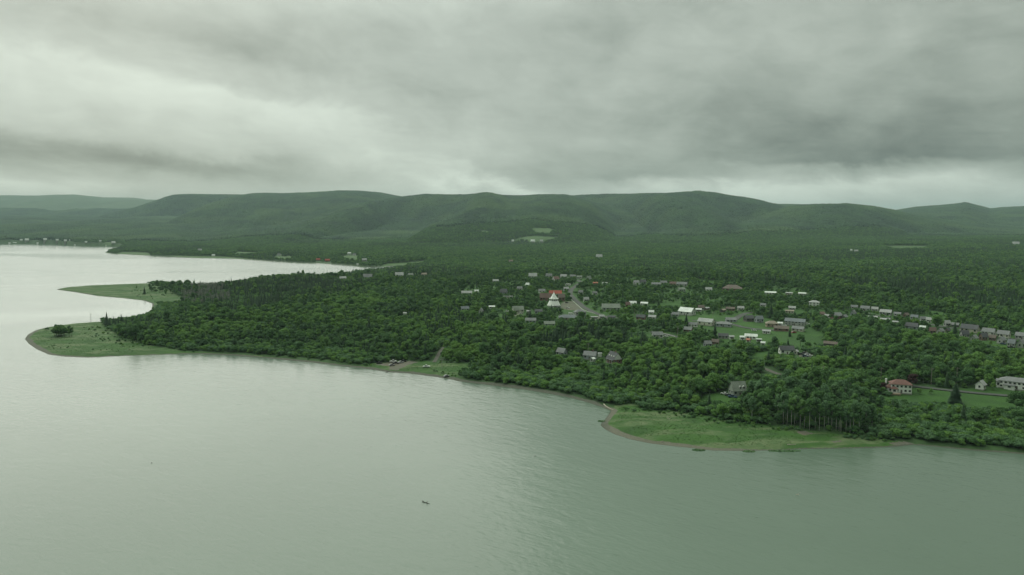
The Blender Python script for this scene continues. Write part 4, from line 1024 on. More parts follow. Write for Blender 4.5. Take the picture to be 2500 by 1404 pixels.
# ================================================================== utility poles, driftwood, shore things
plain('pole_wood', (.26, .24, .20), 0.9, 0.2)
def pole(label, px, py, hgt=11.0, ang=20, tr=False):
    g = to_ground([(px, py)])[0]
    root = empty('utility_pole', tuple(g), -math.atan2(g[0], g[1]) + math.radians(ang))
    MB().tube([(0, 0, -.8), (0, 0, hgt * .5), (0, 0, hgt)], [.19, .16, .12], 8).build('pole', 'pole_wood', root)
    c_ = MB().box(-1.2, 1.2, -.20, -.125, hgt - .9, hgt - .72).build('crossarm', 'pole_wood', root)
    for q in (-1.05, 0.35, 1.05): MB().tube([(q, -.16, hgt - .71), (q, -.16, hgt - .5)], [.06, .04], 6).build('insulator', 'trim', c_)
    if tr: MB().tube([(.42, 0, hgt - 3), (.42, 0, hgt - 2.9), (.42, 0, hgt - 1.9), (.42, 0, hgt - 1.8)], [.2, .28, .28, .18], 10).build('transformer', 'paint_silver', root)
    tag(root, label, 'utility pole', 'utility poles of the village')
    FOOT.append((g[0], g[1], 2.5))
    return g + np.array((0, 0, hgt - .5))
pA = pole('utility pole right of the red-roofed white house', 2273, 940, 11.5, 10)
pB = pole('utility pole behind the coast road spruce', 2335, 938, 11.5, 10)
pC = pole('utility pole left of the red-roofed white house, in the woods', 2150, 938, 11.5, 10)
pole('utility pole with transformer beside the cross road', 1654, 826, 11, 40, True)
pole('utility pole on the grass at the boat landing', 1079, 902, 8.5, 10)
pole('utility pole behind the grey house left of the dormered house', 1436, 872, 11.5, 0)
pole('utility pole beside the red brick bungalow', 1549, 780, 11, 0)
pole('utility pole on the village green road', 1740, 788, 11, 30)
pole('utility pole at the upper end of the village road', 1392, 690, 12, 10)
pole('utility pole standing on the bare western point', 222, 787, 10, 0)
pole('utility pole on the gravel track above the marsh', 1967, 900, 13, 10)
pole('utility pole among the cottage trees above the marsh', 2009, 935, 12, 10)
def wire(label, a, b, sag):
    pts = [a + (b - a) * t + np.array((0, 0, -sag * 4 * t * (1 - t))) for t in np.linspace(0, 1, 12)]
    o = MB().tube([tuple(p) for p in pts], [.045] * 12, 4).build('power_line', 'rubber', None)
    tag(o, label, 'power line')
wire('power line from the woods pole to the pole right of the red-roofed house', pC, pA, .9)
wire('power line from the pole right of the red-roofed house to the coast road pole', pA, pB, .7)

def log(label, pxs, r0, mat='driftwood', branches=0, lift=.12, cat='driftwood'):
    g = to_ground(pxs)
    g[:, 2] += lift
    root_p = g[0].copy()
    m = MB().tube([tuple(p - root_p) for p in g], list(np.linspace(r0, r0 * .45, len(g))), 7)
    o = empty('driftwood_log', tuple(root_p)); m.build('trunk', mat, o)
    for i in range(branches):
        t = .35 + .5 * i / max(1, branches); q = g[0] + (g[-1] - g[0]) * t - root_p
        a = rnd.uniform(0, 6.28)
        MB().tube([tuple(q), tuple(q + np.array((math.cos(a) * .7, math.sin(a) * .7, .7))), tuple(q + np.array((math.cos(a) * 1.3, math.sin(a) * 1.2, 1.0)))], [r0 * .45, r0 * .3, r0 * .12], 5).build('branch', mat, o)
    return tag(o, label, cat)
log('dark waterlogged tree trunk with a stub of branches floating in open water', [(1031, 1225.5), (1037, 1227), (1044, 1229), (1049, 1230)], .22, 'wet_wood', 3, .05)
log('long bleached curved log lying at the notch of the shore', [(1474, 987), (1479, 992), (1487, 997), (1497, 1001)], .36)
log('short bleached log on the sandy beach below the marsh', [(1612, 1079), (1617, 1078), (1621, 1078)], .25)
log('bleached log lying near the marsh edge on the right', [(1922, 1086), (1932, 1086), (1943, 1086)], .22)
log('pale forked branch lying in the middle of the marsh meadow', [(1628, 1021), (1634, 1023), (1638, 1021)], .16, 'driftwood', 1)
log('small pale log stuck in the shallows far out on the right', [(1943, 1207), (1948, 1208), (1952, 1209)], .12, 'driftwood', 1, .03)
log('dark branch stranded at the waterline below the landing', [(942, 910), (946, 908), (950, 907)], .2, 'wet_wood', 2)
def dot_mark(label, px, py, r):
    g = to_ground([(px, py)])[0]
    o = MB().tube([(g[0], g[1], -.1), (g[0] + .1, g[1], .25), (g[0] + .3, g[1], .35)], [r, r * .8, r * .2], 6).build('floating_stump', 'wet_wood')
    return tag(o, label, 'stump')
dot_mark('tiny dark stump floating in the middle of the bay', 370, 1131, .3)
dot_mark('tiny dark stump floating right of centre in the bay', 1306, 1114, .3)

# ================================================================== vegetation shapes
def ico():
    t = (1 + 5 ** .5) / 2
    v = np.array([(-1, t, 0), (1, t, 0), (-1, -t, 0), (1, -t, 0), (0, -1, t), (0, 1, t), (0, -1, -t), (0, 1, -t), (t, 0, -1), (t, 0, 1), (-t, 0, -1), (-t, 0, 1)], float)
    v /= np.linalg.norm(v[0])
    f = np.array([(0, 11, 5), (0, 5, 1), (0, 1, 7), (0, 7, 10), (0, 10, 11), (1, 5, 9), (5, 11, 4), (11, 10, 2), (10, 7, 6), (7, 1, 8), (3, 9, 4), (3, 4, 2), (3, 2, 6), (3, 6, 8), (3, 8, 9), (4, 9, 5), (2, 4, 11), (6, 2, 10), (8, 6, 7), (9, 8, 1)])
    return v, f
IV, IF_ = ico()
def leaf_cards(r, P, N, size):
    """One small quad of leaves at each point, facing roughly along N."""
    n = len(P)
    N = N + r.normal(0, .45, (n, 3)); N /= np.linalg.norm(N, axis=1)[:, None]
    A = np.cross(N, r.normal(0, 1, (n, 3))); A /= np.linalg.norm(A, axis=1)[:, None] + 1e-9
    B = np.cross(N, A)
    s = (size * r.uniform(.6, 1.35, n))[:, None]
    q = np.stack([P - A * s - B * s * .6, P + A * s * .8 - B * s, P + A * s + B * s * .7, P - A * s * .7 + B * s], 1)
    q[:, 2] += N * s * .3
    V = q.reshape(-1, 3); idx = np.arange(n) * 4
    T = np.concatenate([np.stack([idx, idx + 1, idx + 2], 1), np.stack([idx, idx + 2, idx + 3], 1)])
    return V, T
def crown(seed, Ht, R, base, lobes, n, size, flat=1.0, core=.80, spread=.62):
    r = np.random.default_rng(seed)
    zc = (Ht + base) / 2; hz = (Ht - base) / 2
    C = []; Rl = []
    for i in range(lobes):
        a = 2.4 * i + r.uniform(0, 1.2); q = math.sqrt((i + .4) / lobes) * spread
        zz = r.uniform(-.55, .35) if i > lobes * .35 else r.uniform(.15, .6)
        C.append((R * q * math.cos(a), R * q * math.sin(a), zc + hz * zz)); Rl.append(R * r.uniform(.36, .56))
    C = np.array(C); Rl = np.array(Rl)
    pick = r.integers(0, lobes, n * 2)
    d = r.normal(0, 1, (n * 2, 3)); d /= np.linalg.norm(d, axis=1)[:, None]
    d[:, 2] = np.where(d[:, 2] < -.35, -d[:, 2], d[:, 2])
    P = C[pick] + d * (Rl[pick] * r.uniform(.82, 1.10, n * 2))[:, None] * np.array((1, 1, .85 * flat))
    dist = np.linalg.norm((P[:, None] - C[None]) / np.array((1, 1, .85 * flat)), axis=2) / Rl[None]
    dist[np.arange(n * 2), pick] = 9
    ok = np.where((dist.min(1) > .78) & (P[:, 2] < Ht * 1.04))[0][:n]
    V, T = leaf_cards(r, P[ok], d[ok] + (0, 0, .25), size)
    Vs, Ts = [V], [T]; k = len(V)
    for c_, rl in zip(C, Rl):
        vv = IV * (rl * core * r.uniform(.85, 1.1, (12, 1))) * (1, 1, .85 * flat) + c_
        Vs.append(vv); Ts.append(IF_ + k); k += 12
    return np.concatenate(Vs), np.concatenate(Ts)
def spruce_crown(seed, Ht, R, base, whorls, per):
    r = np.random.default_rng(seed); V = []; T = []; k = 0
    for i in range(whorls):
        t = i / (whorls - 1); z = base + (Ht - base) * t ** .92; rad = R * (1 - t) ** .85 * r.uniform(.82, 1.1) + .12
        m = max(4, int(per * (1 - .5 * t)))
        for j in range(m):
            a = 2 * math.pi * (j + r.uniform(-.3, .3)) / m + i * .7; w_ = rad * .48; rr = rad * r.uniform(.75, 1.15)
            ca, sa = math.cos(a), math.sin(a); drop = rr * r.uniform(.30, .5)
            V += [(0, 0, z + .25 * rad), (ca * rr * .6 - sa * w_, sa * rr * .6 + ca * w_, z - drop * .55), (ca * rr, sa * rr, z - drop), (ca * rr * .6 + sa * w_, sa * rr * .6 - ca * w_, z - drop * .55)]
            T += [(k, k + 1, k + 2), (k, k + 2, k + 3)]; k += 4
    n = 7; V.append((0, 0, Ht)); apex = k; k += 1
    for j in range(n): V.append((R * .5 * math.cos(6.283 * j / n), R * .5 * math.sin(6.283 * j / n), base)); T.append((apex, k + j, k + (j + 1) % n))
    return np.array(V), np.array(T)
def trunk_vt(seed, h, r0, lean=.02, limbs=0, reach=1.5, top=0.25):
    r = np.random.default_rng(seed); m = MB(); n = 5
    dx, dy = r.normal(0, lean, 2) * h
    m.tube([(0, 0, -.6), (dx * .3, dy * .3, h * .4), (dx, dy, h)], [r0, r0 * .75, r0 * top], n)
    for i in range(limbs):
        a = r.uniform(0, 6.28); z = h * r.uniform(.45, .85); q = reach * r.uniform(.6, 1)
        m.tube([(dx * z / h, dy * z / h, z), (dx * z / h + math.cos(a) * q * .6, dy * z / h + math.sin(a) * q * .6, z + q * .4), (dx * z / h + math.cos(a) * q, dy * z / h + math.sin(a) * q, z + q * .9)], [r0 * .4, r0 * .28, r0 * .12], 4)
    T = []
    for f in m.f:
        for i in range(1, len(f) - 1): T.append((f[0], f[i], f[i + 1]))
    return np.array(m.v), np.array(T)

# kinds: list of (crown V,T, crown material, trunk V,T, trunk material, height)
KINDS = {}
def add_kind(name, ck, cm, tk, tm, h): KINDS.setdefault(name, []).append((*ck, cm, *tk, tm, h))
for i in range(7):
    rr = random.Random(100 + i); Ht = rr.uniform(10, 12.5); R = rr.uniform(3.6, 4.7)
    add_kind('broadleaf', crown(200 + i, Ht, R, Ht * .22, rr.choice((8, 9, 10)), 720, .36), ('leaf_mid', 'leaf_mid', 'leaf_dark', 'leaf_mid', 'leaf_mid', 'leaf_dark', 'leaf_mid')[i], trunk_vt(i, Ht * .6, .2, .02, 4, 2.2), 'bark', Ht)
for i in range(4):
    rr = random.Random(150 + i); Ht = rr.uniform(11, 15); R = rr.uniform(2.2, 3.0)
    add_kind('broadleaf', crown(260 + i, Ht, R, Ht * .2, 9, 560, .33, 1.5, .75, .6), ('leaf_grey', 'leaf_mid', 'leaf_light', 'leaf_dark')[i], trunk_vt(130 + i, Ht * .7, .17, .02, 4, 1.6), 'bark', Ht)
for i in range(3):
    rr = random.Random(300 + i); Ht = rr.uniform(9, 11.5); R = rr.uniform(3.3, 4.2)
    add_kind('light', crown(310 + i, Ht, R, Ht * .2, 8, 720, .35), 'leaf_light', trunk_vt(20 + i, Ht * .6, .18, .02, 4, 2.0), 'bark', Ht)
for i in range(4):
    rr = random.Random(400 + i); Ht = rr.uniform(13, 16); R = rr.uniform(2.0, 2.9)
    add_kind('birch', crown(410 + i, Ht, R, Ht * .36, 9, 560, .30, 1.6, .62, .7), 'leaf_mid' if i % 2 else 'leaf_grey', trunk_vt(40 + i, Ht * .92, .17, .015, 5, 1.6), 'birch_bark', Ht)
for i in range(4):
    rr = random.Random(500 + i); Ht = rr.uniform(11, 15); R = rr.uniform(1.9, 2.7)
    add_kind('spruce', spruce_crown(510 + i, Ht, R, Ht * .07, 17, 10), 'needles', trunk_vt(60 + i, Ht * .95, .2, .004), 'bark', Ht)
for i in range(5):
    rr = random.Random(600 + i); Ht = rr.uniform(3.2, 4.6); R = rr.uniform(2.2, 3.0)
    add_kind('shrub', crown(610 + i, Ht, R, .15, 6, 330, .25, .9), ('leaf_mid', 'leaf_grey', 'leaf_mid', 'leaf_light', 'leaf_grey')[i], trunk_vt(80 + i, Ht * .6, .09, .08, 4, 1.3), 'bark', Ht)
for i in range(2):
    Ht = 11.0
    add_kind('bare', crown(710 + i, Ht, 2.3, Ht * .35, 6, 90, .26, 1.4, .12), 'twigs', trunk_vt(90 + i, Ht * .97, .14, .02, 9, 1.6), 'birch_bark', Ht)
# distant versions, few faces
for i in range(5):
    rr = random.Random(800 + i); Ht = rr.uniform(9.5, 12.5); R = rr.uniform(3.8, 5.0)
    add_kind('far_broadleaf', crown(810 + i, Ht, R, Ht * .12, 5, 70, 1.0), ('leaf_mid', 'leaf_dark', 'leaf_mid', 'leaf_light', 'leaf_mid')[i], trunk_vt(100 + i, Ht * .4, .2), 'bark', Ht)
for i in range(3):
    rr = random.Random(900 + i); Ht = rr.uniform(11, 14)
    add_kind('far_spruce', spruce_crown(910 + i, Ht, 2.5, Ht * .05, 7, 6), 'needles', trunk_vt(110 + i, Ht * .4, .2), 'bark', Ht)
def canopy_patch(seed):
    r = np.random.default_rng(seed); Vs = []; Ts = []; k = 0
    for gx in np.arange(-30, 31, 8.5):
        for gy in np.arange(-30, 31, 8.5):
            x, y = gx + r.uniform(-3.5, 3.5), gy + r.uniform(-3.5, 3.5)
            if math.hypot(x, y) > 34: continue
            R = r.uniform(3.6, 7.0); hh = r.uniform(6, 19) ; con = r.uniform() < .3
            sc = np.array((R * (.6 if con else 1), R * (.6 if con else 1), hh * .55))
            Vs.append(IV * sc * r.uniform(.75, 1.2, (12, 1)) + (x, y, hh * .5)); Ts.append(IF_ + k); k += 12
    return np.concatenate(Vs), np.concatenate(Ts)

CROWN_ME, TRUNK_ME, JOIN_ME = {}, {}, {}
for kn, lst in KINDS.items():
    for i, (cv, ct, cm, tv, tt, tm, h) in enumerate(lst):
        V = np.concatenate([cv, tv]); T = np.concatenate([ct, tt + len(cv)])
        me = np_mesh('tree_mesh', V, T, [cm, tm])
        mi = np.zeros(len(T), np.int32); mi[len(ct):] = 1
        me.polygons.foreach_set('material_index', mi)
        JOIN_ME[kn, i] = me
        if not kn.startswith('far'):
            CROWN_ME[kn, i] = np_mesh('crown', cv, ct, cm); TRUNK_ME[kn, i] = np_mesh('trunk', tv, tt, tm)

# ================================================================== where trees stand
U_LO, U_HI = -260, 2760
def cells(y0, y1, cell, jit=.95):
    xs = np.arange(-y1 * 1.0, y1 * 1.0, cell); ys = np.arange(y0, y1, cell)
    X, Y = np.meshgrid(xs, ys); X = X.ravel() + rng.uniform(-.5, .5, X.size) * cell * jit; Y = Y.ravel() + rng.uniform(-.5, .5, Y.size) * cell * jit
    u = CX + F * X / np.maximum(Y, 1); k = (u > U_LO) & (u < U_HI) & (Y > y0) & (Y < y1)
    return X[k], Y[k]
def clear_mask(x, y, margin_polys=True):
    """True where no tree may stand: water, beach, lawns, fields, roads, buildings."""
    bad = np.zeros(len(x), bool)
    for k, pw in LAWN_W.items(): bad |= inside(pw, x, y)
    for pw in FIELD_W.values(): bad |= inside(pw, x, y)
    for pw in DIRT_W + PAVE_W: bad |= inside(pw, x, y)
    for pts, hw_ in ROADS:
        b0 = pts.min(0) - 12; b1 = pts.max(0) + 12
        s = np.where((x > b0[0]) & (x < b1[0]) & (y > b0[1]) & (y < b1[1]))[0]
        if len(s):
            dd = np.min((x[s, None] - pts[None, :, 0]) ** 2 + (y[s, None] - pts[None, :, 1]) ** 2, 1)
            bad[s] |= dd < (hw_ + 1.2) ** 2
    fx, fy, fr = np.array(FOOT).T
    for a, b, c_ in zip(fx, fy, fr):
        bad |= (x - a) ** 2 + (y - b) ** 2 < (c_ + 1.5) ** 2
    return bad
def blocks_view(x, y, z, h, rad):
    """Trees that would stand between the lake and a building the photograph shows."""
    px, pt, zc = project(x, y, z + h * .93); _, pb, _ = project(x, y, z)
    hwp = F * rad / zc * .8; r_ = np.hypot(x, y)
    bad = np.zeros(len(x), bool)
    for xl, xr, yt, yb, D, tol in RECTS:
        bad |= (r_ < D + 2) & (px + hwp > xl) & (px - hwp < xr) & (pt < yb - tol * (yb - yt)) & (pb > yt)
    return bad
for xl, xr, yt, yb, tol in ((2226, 2330, 945, 992, .06), (2330, 2500, 956, 1000, .06), (1712, 1775, 964, 984, .2), (1832, 1884, 860, 884, .25), (1842, 1902, 894, 916, .2),
                            (1062, 1104, 838, 882, .12), (1588, 1657, 811, 824, .2), (1390, 1470, 715, 772, .1), (1800, 1850, 762, 780, .3), (1760, 2000, 800, 846, .25), (2100, 2150, 960, 975, .2),
                            (1920, 2120, 1015, 1056, .1), (1060, 1130, 890, 918, .1), (1375, 1450, 755, 770, .2), (1590, 1670, 739, 748, .3)):
    gg = to_ground([((xl + xr) / 2, yb)])[0]
    RECTS.append((xl, xr, yt, yb, math.hypot(gg[0], gg[1]) + 2, tol))
SPRUCE_ZONES = [poly_ground(p) for p in (
  [(235, 800), (250, 780), (380, 765), (420, 790), (360, 815)], [(470, 740), (520, 705), (640, 690), (820, 690), (900, 705), (760, 740), (560, 770)],
  [(1290, 845), (1420, 815), (1480, 820), (1470, 850), (1330, 850)], [(1560, 760), (1590, 750), (1600, 765), (1570, 775)], [(1600, 770), (1650, 775), (1640, 800), (1605, 800)],
  [(1500, 820), (1600, 830), (1640, 860), (1520, 850)], [(1680, 850), (1760, 850), (1830, 850), (1830, 865), (1700, 862)], [(2010, 690), (2250, 690), (2500, 730), (2500, 770), (2260, 740)])]
LIGHT_ZONES = [poly_ground(p) for p in (
  [(2150, 855), (2230, 825), (2330, 828), (2420, 850), (2400, 868), (2260, 862)], [(2420, 880), (2540, 860), (2540, 930), (2440, 915)],
  [(1010, 640), (1130, 640), (1090, 668), (960, 664)], [(700, 760), (900, 735), (1000, 745), (860, 770)], [(1080, 880), (1100, 855), (1160, 860), (1200, 890), (1110, 900)],
  [(2240, 1080), (2330, 1050), (2420, 1060), (2340, 1085)])]
TALL_GROVE = poly_ground([(1800, 1035), (1830, 985), (1900, 965), (2010, 970), (2130, 990), (2150, 1060), (2060, 1056), (1950, 1045)])
def pick_trees(x, y, d, far=False):
    """kind index per point: 0 broadleaf 1 light 2 birch 3 spruce 4 shrub 5 bare; scale"""
    n = len(x)
    st = fbm(x, y, 140.0, 21, 3); st2 = fbm(x, y, 70.0, 33, 3); q = rng.uniform(0, 1, n)
    kind = np.zeros(n, int)
    pl = np.clip((st2 - .52) * 5, 0.10, .8); psp = np.clip((st - .55) * 4.5, 0.06, .7)
    for pw in SPRUCE_ZONES: psp = np.where(inside(pw, x, y), .85, psp)
    for pw in LIGHT_ZONES:
        s = inside(pw, x, y); pl = np.where(s, .9, pl); psp = np.where(s, 0, psp)
    kind[q < pl] = 1
    q2 = rng.uniform(0, 1, n); kind[q2 < psp] = 3
    kind[(rng.uniform(0, 1, n) < .05) & (kind == 0)] = 2
    grove = inside(TALL_GROVE, x, y); kind[grove & (rng.uniform(0, 1, n) < .55)] = 2
    sc = rng.uniform(.40, 1.02, n) * (.64 + .66 * fbm(x, y, 80.0, 55, 3))
    em = rng.uniform(0, 1, n) < .035; sc[em] = rng.uniform(1.05, 1.35, em.sum())
    sc[grove] *= 1.18
    sh = sstep(8, 75, d)
    edge = rng.uniform(0, 1, n) > sh * 1.25 + .04
    kind[edge & ~grove] = 4
    sc = np.where(kind == 4, rng.uniform(.55, 1.35, n), sc * (.62 + .38 * sh))
    return kind, sc
KN = ['broadleaf', 'light', 'birch', 'spruce', 'shrub', 'bare']
# --- near woods
x, y = cells(300, 1350, 4.5)
d = coast_dist(x, y); k = d > 6.0 + 3.5 * rng.uniform(0, 1, len(x)); x, y, d = x[k], y[k], d[k]
k = ~clear_mask(x, y); x, y, d = x[k], y[k], d[k]
vil = inside(VIL_W, x, y)
k = ~vil | (rng.uniform(0, 1, len(x)) < np.clip((fbm(x, y, 40.0, 77, 2) - .40) * 5, .12, .92)); x, y, d, vil = x[k], y[k], d[k], vil[k]
kind, sc = pick_trees(x, y, d)
sw = vil & (kind == 3) & (rng.uniform(0, 1, len(x)) < .75); kind[sw] = 0
sc = np.where(vil, sc * .80, sc)
low = (fbm(x, y, 55.0, 91, 3) > .58) & (d < 260) & ~inside(TALL_GROVE, x, y) & (rng.uniform(0, 1, len(x)) < .85)
sc = np.where(low & (kind != 4), rng.uniform(.7, 1.5, len(x)), sc); kind[low] = 4
z = ground(x, y, d)
# the grey leafless stand on the second point
gb = inside(poly_ground([(430, 735), (480, 702), (560, 705), (560, 740), (470, 750)]), x, y) & (rng.uniform(0, 1, len(x)) < np.clip((fbm(x, y, 40.0, 151, 2) - .3) * 2, 0, .6))
kind[gb] = 5; sc[gb] = rng.uniform(.8, 1.1, gb.sum())
hh = np.array([11.2, 10.2, 14.5, 13, 3.9, 11])[kind] * sc; rd = np.array([4.1, 3.8, 2.5, 2.3, 2.6, 2.3])[kind] * sc
bv = blocks_view(x, y, z, hh, rd)
# where a clear view is kept there is only brush, low enough not to hide what stands behind
kind[bv] = 4; sc[bv] = rng.uniform(.35, .8, bv.sum())
KH = np.array([11.2, 10.2, 14.5, 13, 3.9, 11]); KR = np.array([4.1, 3.8, 2.5, 2.3, 2.6, 2.3])
hh = KH[kind] * sc; rd = KR[kind] * sc
k = ~(bv & blocks_view(x, y, z, hh, rd))
near = dict(x=x[k], y=y[k], z=z[k], d=d[k], kind=kind[k], sc=sc[k], h=hh[k], r=rd[k], vil=vil[k])
# shrubs scattered over the grass margins
def add_near(pts, kd, s):
    g = to_ground(pts)
    kd = np.full(len(g), kd); s = np.asarray(s, float) * np.ones(len(g))
    h_ = np.array([11.2, 10.2, 14.5, 13, 3.9, 11])[kd] * s; r_ = np.array([4.1, 3.8, 2.5, 2.3, 2.6, 2.3])[kd] * s
    for key, val in (('x', g[:, 0]), ('y', g[:, 1]), ('z', g[:, 2]), ('d', coast_dist(g[:, 0], g[:, 1])), ('kind', kd), ('sc', s), ('h', h_), ('r', r_), ('vil', np.zeros(len(g), bool))):
        near[key] = np.concatenate([near[key], val])
def strip(poly_px, n, kd, lo, hi, seed):
    r = np.random.default_rng(seed); p = np.array(poly_px, float); out_ = []
    b0, b1 = p.min(0), p.max(0)
    while len(out_) < n:
        q = r.uniform(b0, b1, (400, 2)); out_ += list(q[inside(p, q[:, 0], q[:, 1])])
    out_ = np.array(out_[:n]); g_ = to_ground(out_); k_ = coast_dist(g_[:, 0], g_[:, 1]) > 6.0
    if k_.any(): add_near(out_[k_], kd, r.uniform(lo, hi, n)[k_])
strip([(250, 795), (300, 822), (380, 842), (470, 855), (560, 862), (560, 850), (420, 830), (330, 800)], 95, 4, .25, .7, 1)
strip([(122, 820), (135, 816), (172, 814), (182, 817), (176, 823), (135, 825)], 13, 0, .62, .92, 2)
strip([(135, 818), (172, 816), (176, 821), (140, 822)], 7, 1, .7, 1.0, 22)
strip([(105, 807), (112, 804), (118, 806)], 1, 4, .8, .9, 3)
strip([(185, 800), (250, 790), (330, 812), (420, 842), (300, 848), (225, 828)], 80, 4, .18, .55, 41)
strip([(95, 825), (130, 832), (220, 850), (330, 858), (220, 862), (110, 850)], 26, 4, .12, .3, 42)
strip([(1552, 988), (1640, 990), (1650, 1000), (1560, 999)], 26, 4, .7, 1.2, 4)
strip([(1740, 1012), (1850, 1020), (1880, 1036), (1760, 1026)], 30, 4, .6, 1.2, 5)
strip([(350, 700), (440, 702), (450, 722), (380, 718)], 46, 0, .45, .8, 6)
strip([(1700, 980), (1740, 990), (1800, 985), (1830, 1000), (1760, 1010), (1690, 995)], 50, 4, .6, 1.2, 7)
strip([(2150, 990), (2330, 1003), (2480, 1010), (2540, 1016), (2540, 1050), (2400, 1040), (2200, 1020)], 260, 4, .55, 1.3, 8)
strip([(2210, 1060), (2280, 1040), (2540, 1045), (2540, 1104), (2400, 1096), (2270, 1084), (2230, 1080)], 260, 4, .5, 1.15, 18)
strip([(1130, 905), (1200, 920), (1300, 935), (1400, 950), (1480, 970), (1530, 985), (1470, 985), (1380, 966), (1250, 944), (1120, 926)], 150, 4, .5, 1.2, 19)
strip([(2150, 972), (2230, 985), (2330, 985), (2300, 1000), (2180, 992)], 60, 4, .2, .5, 9)
strip([(1970, 780), (2080, 800), (2200, 815), (2200, 850), (2050, 860), (2000, 815)], 70, 0, .7, 1.1, 10)
for pp, nn, lo_, hi_, sd_ in (([(1500, 1000), (1560, 996), (1660, 1004), (1760, 1024), (1870, 1038), (1960, 1050), (1960, 1056), (1860, 1046), (1750, 1034), (1640, 1014), (1560, 1006)], 90, .18, .5, 31),
    ([(2060, 1060), (2160, 1070), (2240, 1078), (2240, 1086), (2150, 1080), (2060, 1068)], 50, .2, .5, 32), ([(450, 858), (640, 866), (900, 890), (900, 897), (640, 871), (460, 864)], 70, .25, .6, 33),
    ([(300, 692), (420, 708), (450, 730), (380, 740), (330, 722)], 40, .2, .5, 34), ([(1060, 906), (1110, 912), (1114, 919), (1060, 916)], 14, .2, .45, 35), ([(890, 890), (915, 888), (905, 898), (885, 897)], 10, .2, .5, 36)):
    strip(pp, nn, 4, lo_, hi_, sd_)
ux, uy = cells(300, 1000, 5.2)
ud = coast_dist(ux, uy); k = ud > 9; ux, uy, ud = ux[k], uy[k], ud[k]
k = ~clear_mask(ux, uy) & ~(inside(VIL_W, ux, uy) & (rng.uniform(0, 1, len(ux)) < .85)); ux, uy, ud = ux[k], uy[k], ud[k]
us = rng.uniform(.7, 1.35, len(ux)); uz = ground(ux, uy, ud)
k = ~blocks_view(ux, uy, uz, 3.9 * us, 2.6 * us); ux, uy, uz, us = ux[k], uy[k], uz[k], us[k]
UNDER = (ux, uy, uz, us)
SOLO = []   # single trees: label, px, py, kind, scale
SOLO += [('tall dark spruce standing alone on the village green', 1745, 829, 3, 1.35), ('big dark round-topped spruce on the lawn beside the coast road', 2331, 984, 3, 1.15, 1.9),
 ('dark spruce between the front row houses of the eastern street', 2330, 826, 3, 1.15), ('dark spruce at the edge of the small cottage lawn', 1731, 1000, 3, .85),
 ('dark spruce left of the garage gable above the marsh slope', 1620, 808, 3, 1.1), ('dark pointed spruce in the field west of the big white barn', 1608, 757, 3, 1.25),
 ('spruce below the bright tree in the village centre', 1675, 797, 3, 1.0), ('small round tree on the lawn right of the red-roofed house', 2244, 962, 1, .42),
 ('second small round tree on the lawn right of the red-roofed house', 2273, 962, 1, .38), ('light green bush between the garage and the long white house', 2424, 952, 1, .5),
 ('bright yellow-green tree behind the church car park', 1386, 728, 1, .7), ('bright green tree in the village centre left of the white barn', 1622, 792, 1, 1.25),
 ('light green round tree on the eastern street behind the front row', 2287, 800, 1, 1.35), ('bright round tree right of the back row on the eastern street', 2348, 794, 1, 1.2),
 ('bright green tree at the left of the loop road', 1842, 762, 1, 1.3), ('light green tree behind the apartment house', 1904, 768, 1, 1.5),
 ('dark spruce right of the apartment house trees', 1882, 776, 3, 1.2), ('dark spruce in front of the brown-roofed bungalow', 1928, 822, 3, .75),
 ('round tree in the middle of the lawn right of the green', 1954, 846, 0, .95), ('dark tree left of the dark-roofed white house above the paddock', 1890, 866, 0, 1.15),
 ('dark spruce behind the dark-roofed white house', 1923, 852, 3, .8), ('dark tree at the lower corner of the paddock', 1876, 884, 3, .8),
 ('dark spruce left of the tall grove on the slope', 2125, 1000, 3, .95), ('spruce in the shore thicket below the coast road lawn', 2350, 1040, 3, 1.1),
 ('large dark spruce in front of the cream house', 1294, 786, 3, 1.3), ('dark round tree in front of the wide grey-roofed building', 1418, 787, 0, 1.0),
 ('spruce at the left foot of the church', 1346, 767, 3, .9), ('spruce at the right foot of the church', 1367, 766, 3, .8),
 ('dark spruce cluster tree on the tip of the second point', 353, 718, 3, 1.0), ('small tree standing alone on the second point', 334, 708, 0, .55), ('tall pale tree on the hilltop woods', 700, 700, 0, 1.3)]
# --- split: the largest visible ones become single trees, the rest one mass per kind
X_, Y_, Z_ = near['x'], near['y'], near['z']
px, pt, zc = project(X_, Y_, Z_ + near['h']); _, pb, _ = project(X_, Y_, Z_)
wpx = F * near['r'] / zc
order = np.argsort(np.hypot(X_, Y_))
cov = np.full(1600, 2000.0); vis = np.zeros(len(X_), bool)
for i in order:
    a = int(max(0, min(1599, (px[i] - wpx[i] * .7 + 300) / 2))); b = int(max(0, min(1599, (px[i] + wpx[i] * .7 + 300) / 2))) + 1
    seg = cov[a:b]
    if np.mean(seg - pt[i]) > 4 and 5 < px[i] < 2495: vis[i] = True
    np.minimum(seg, pt[i] + 2, out=seg)
size = (pb - pt) * wpx
single = np.zeros(len(X_), bool)
for kd, cap in ((0, 285), (1, 110), (2, 60), (3, 150), (4, 270), (5, 25)):
    c_ = np.where(vis & (near['kind'] == kd))[0]
    c_ = c_[np.argsort(-size[c_])][:cap]; single[c_] = True
ZN = {0: 'leafy tree', 1: 'light green tree', 2: 'slender pale-trunked birch', 3: 'dark spruce', 4: 'bush', 5: 'grey leafless tree'}
NM = ['broadleaf_tree', 'light_green_tree', 'birch_tree', 'spruce_tree', 'shrub', 'leafless_tree']
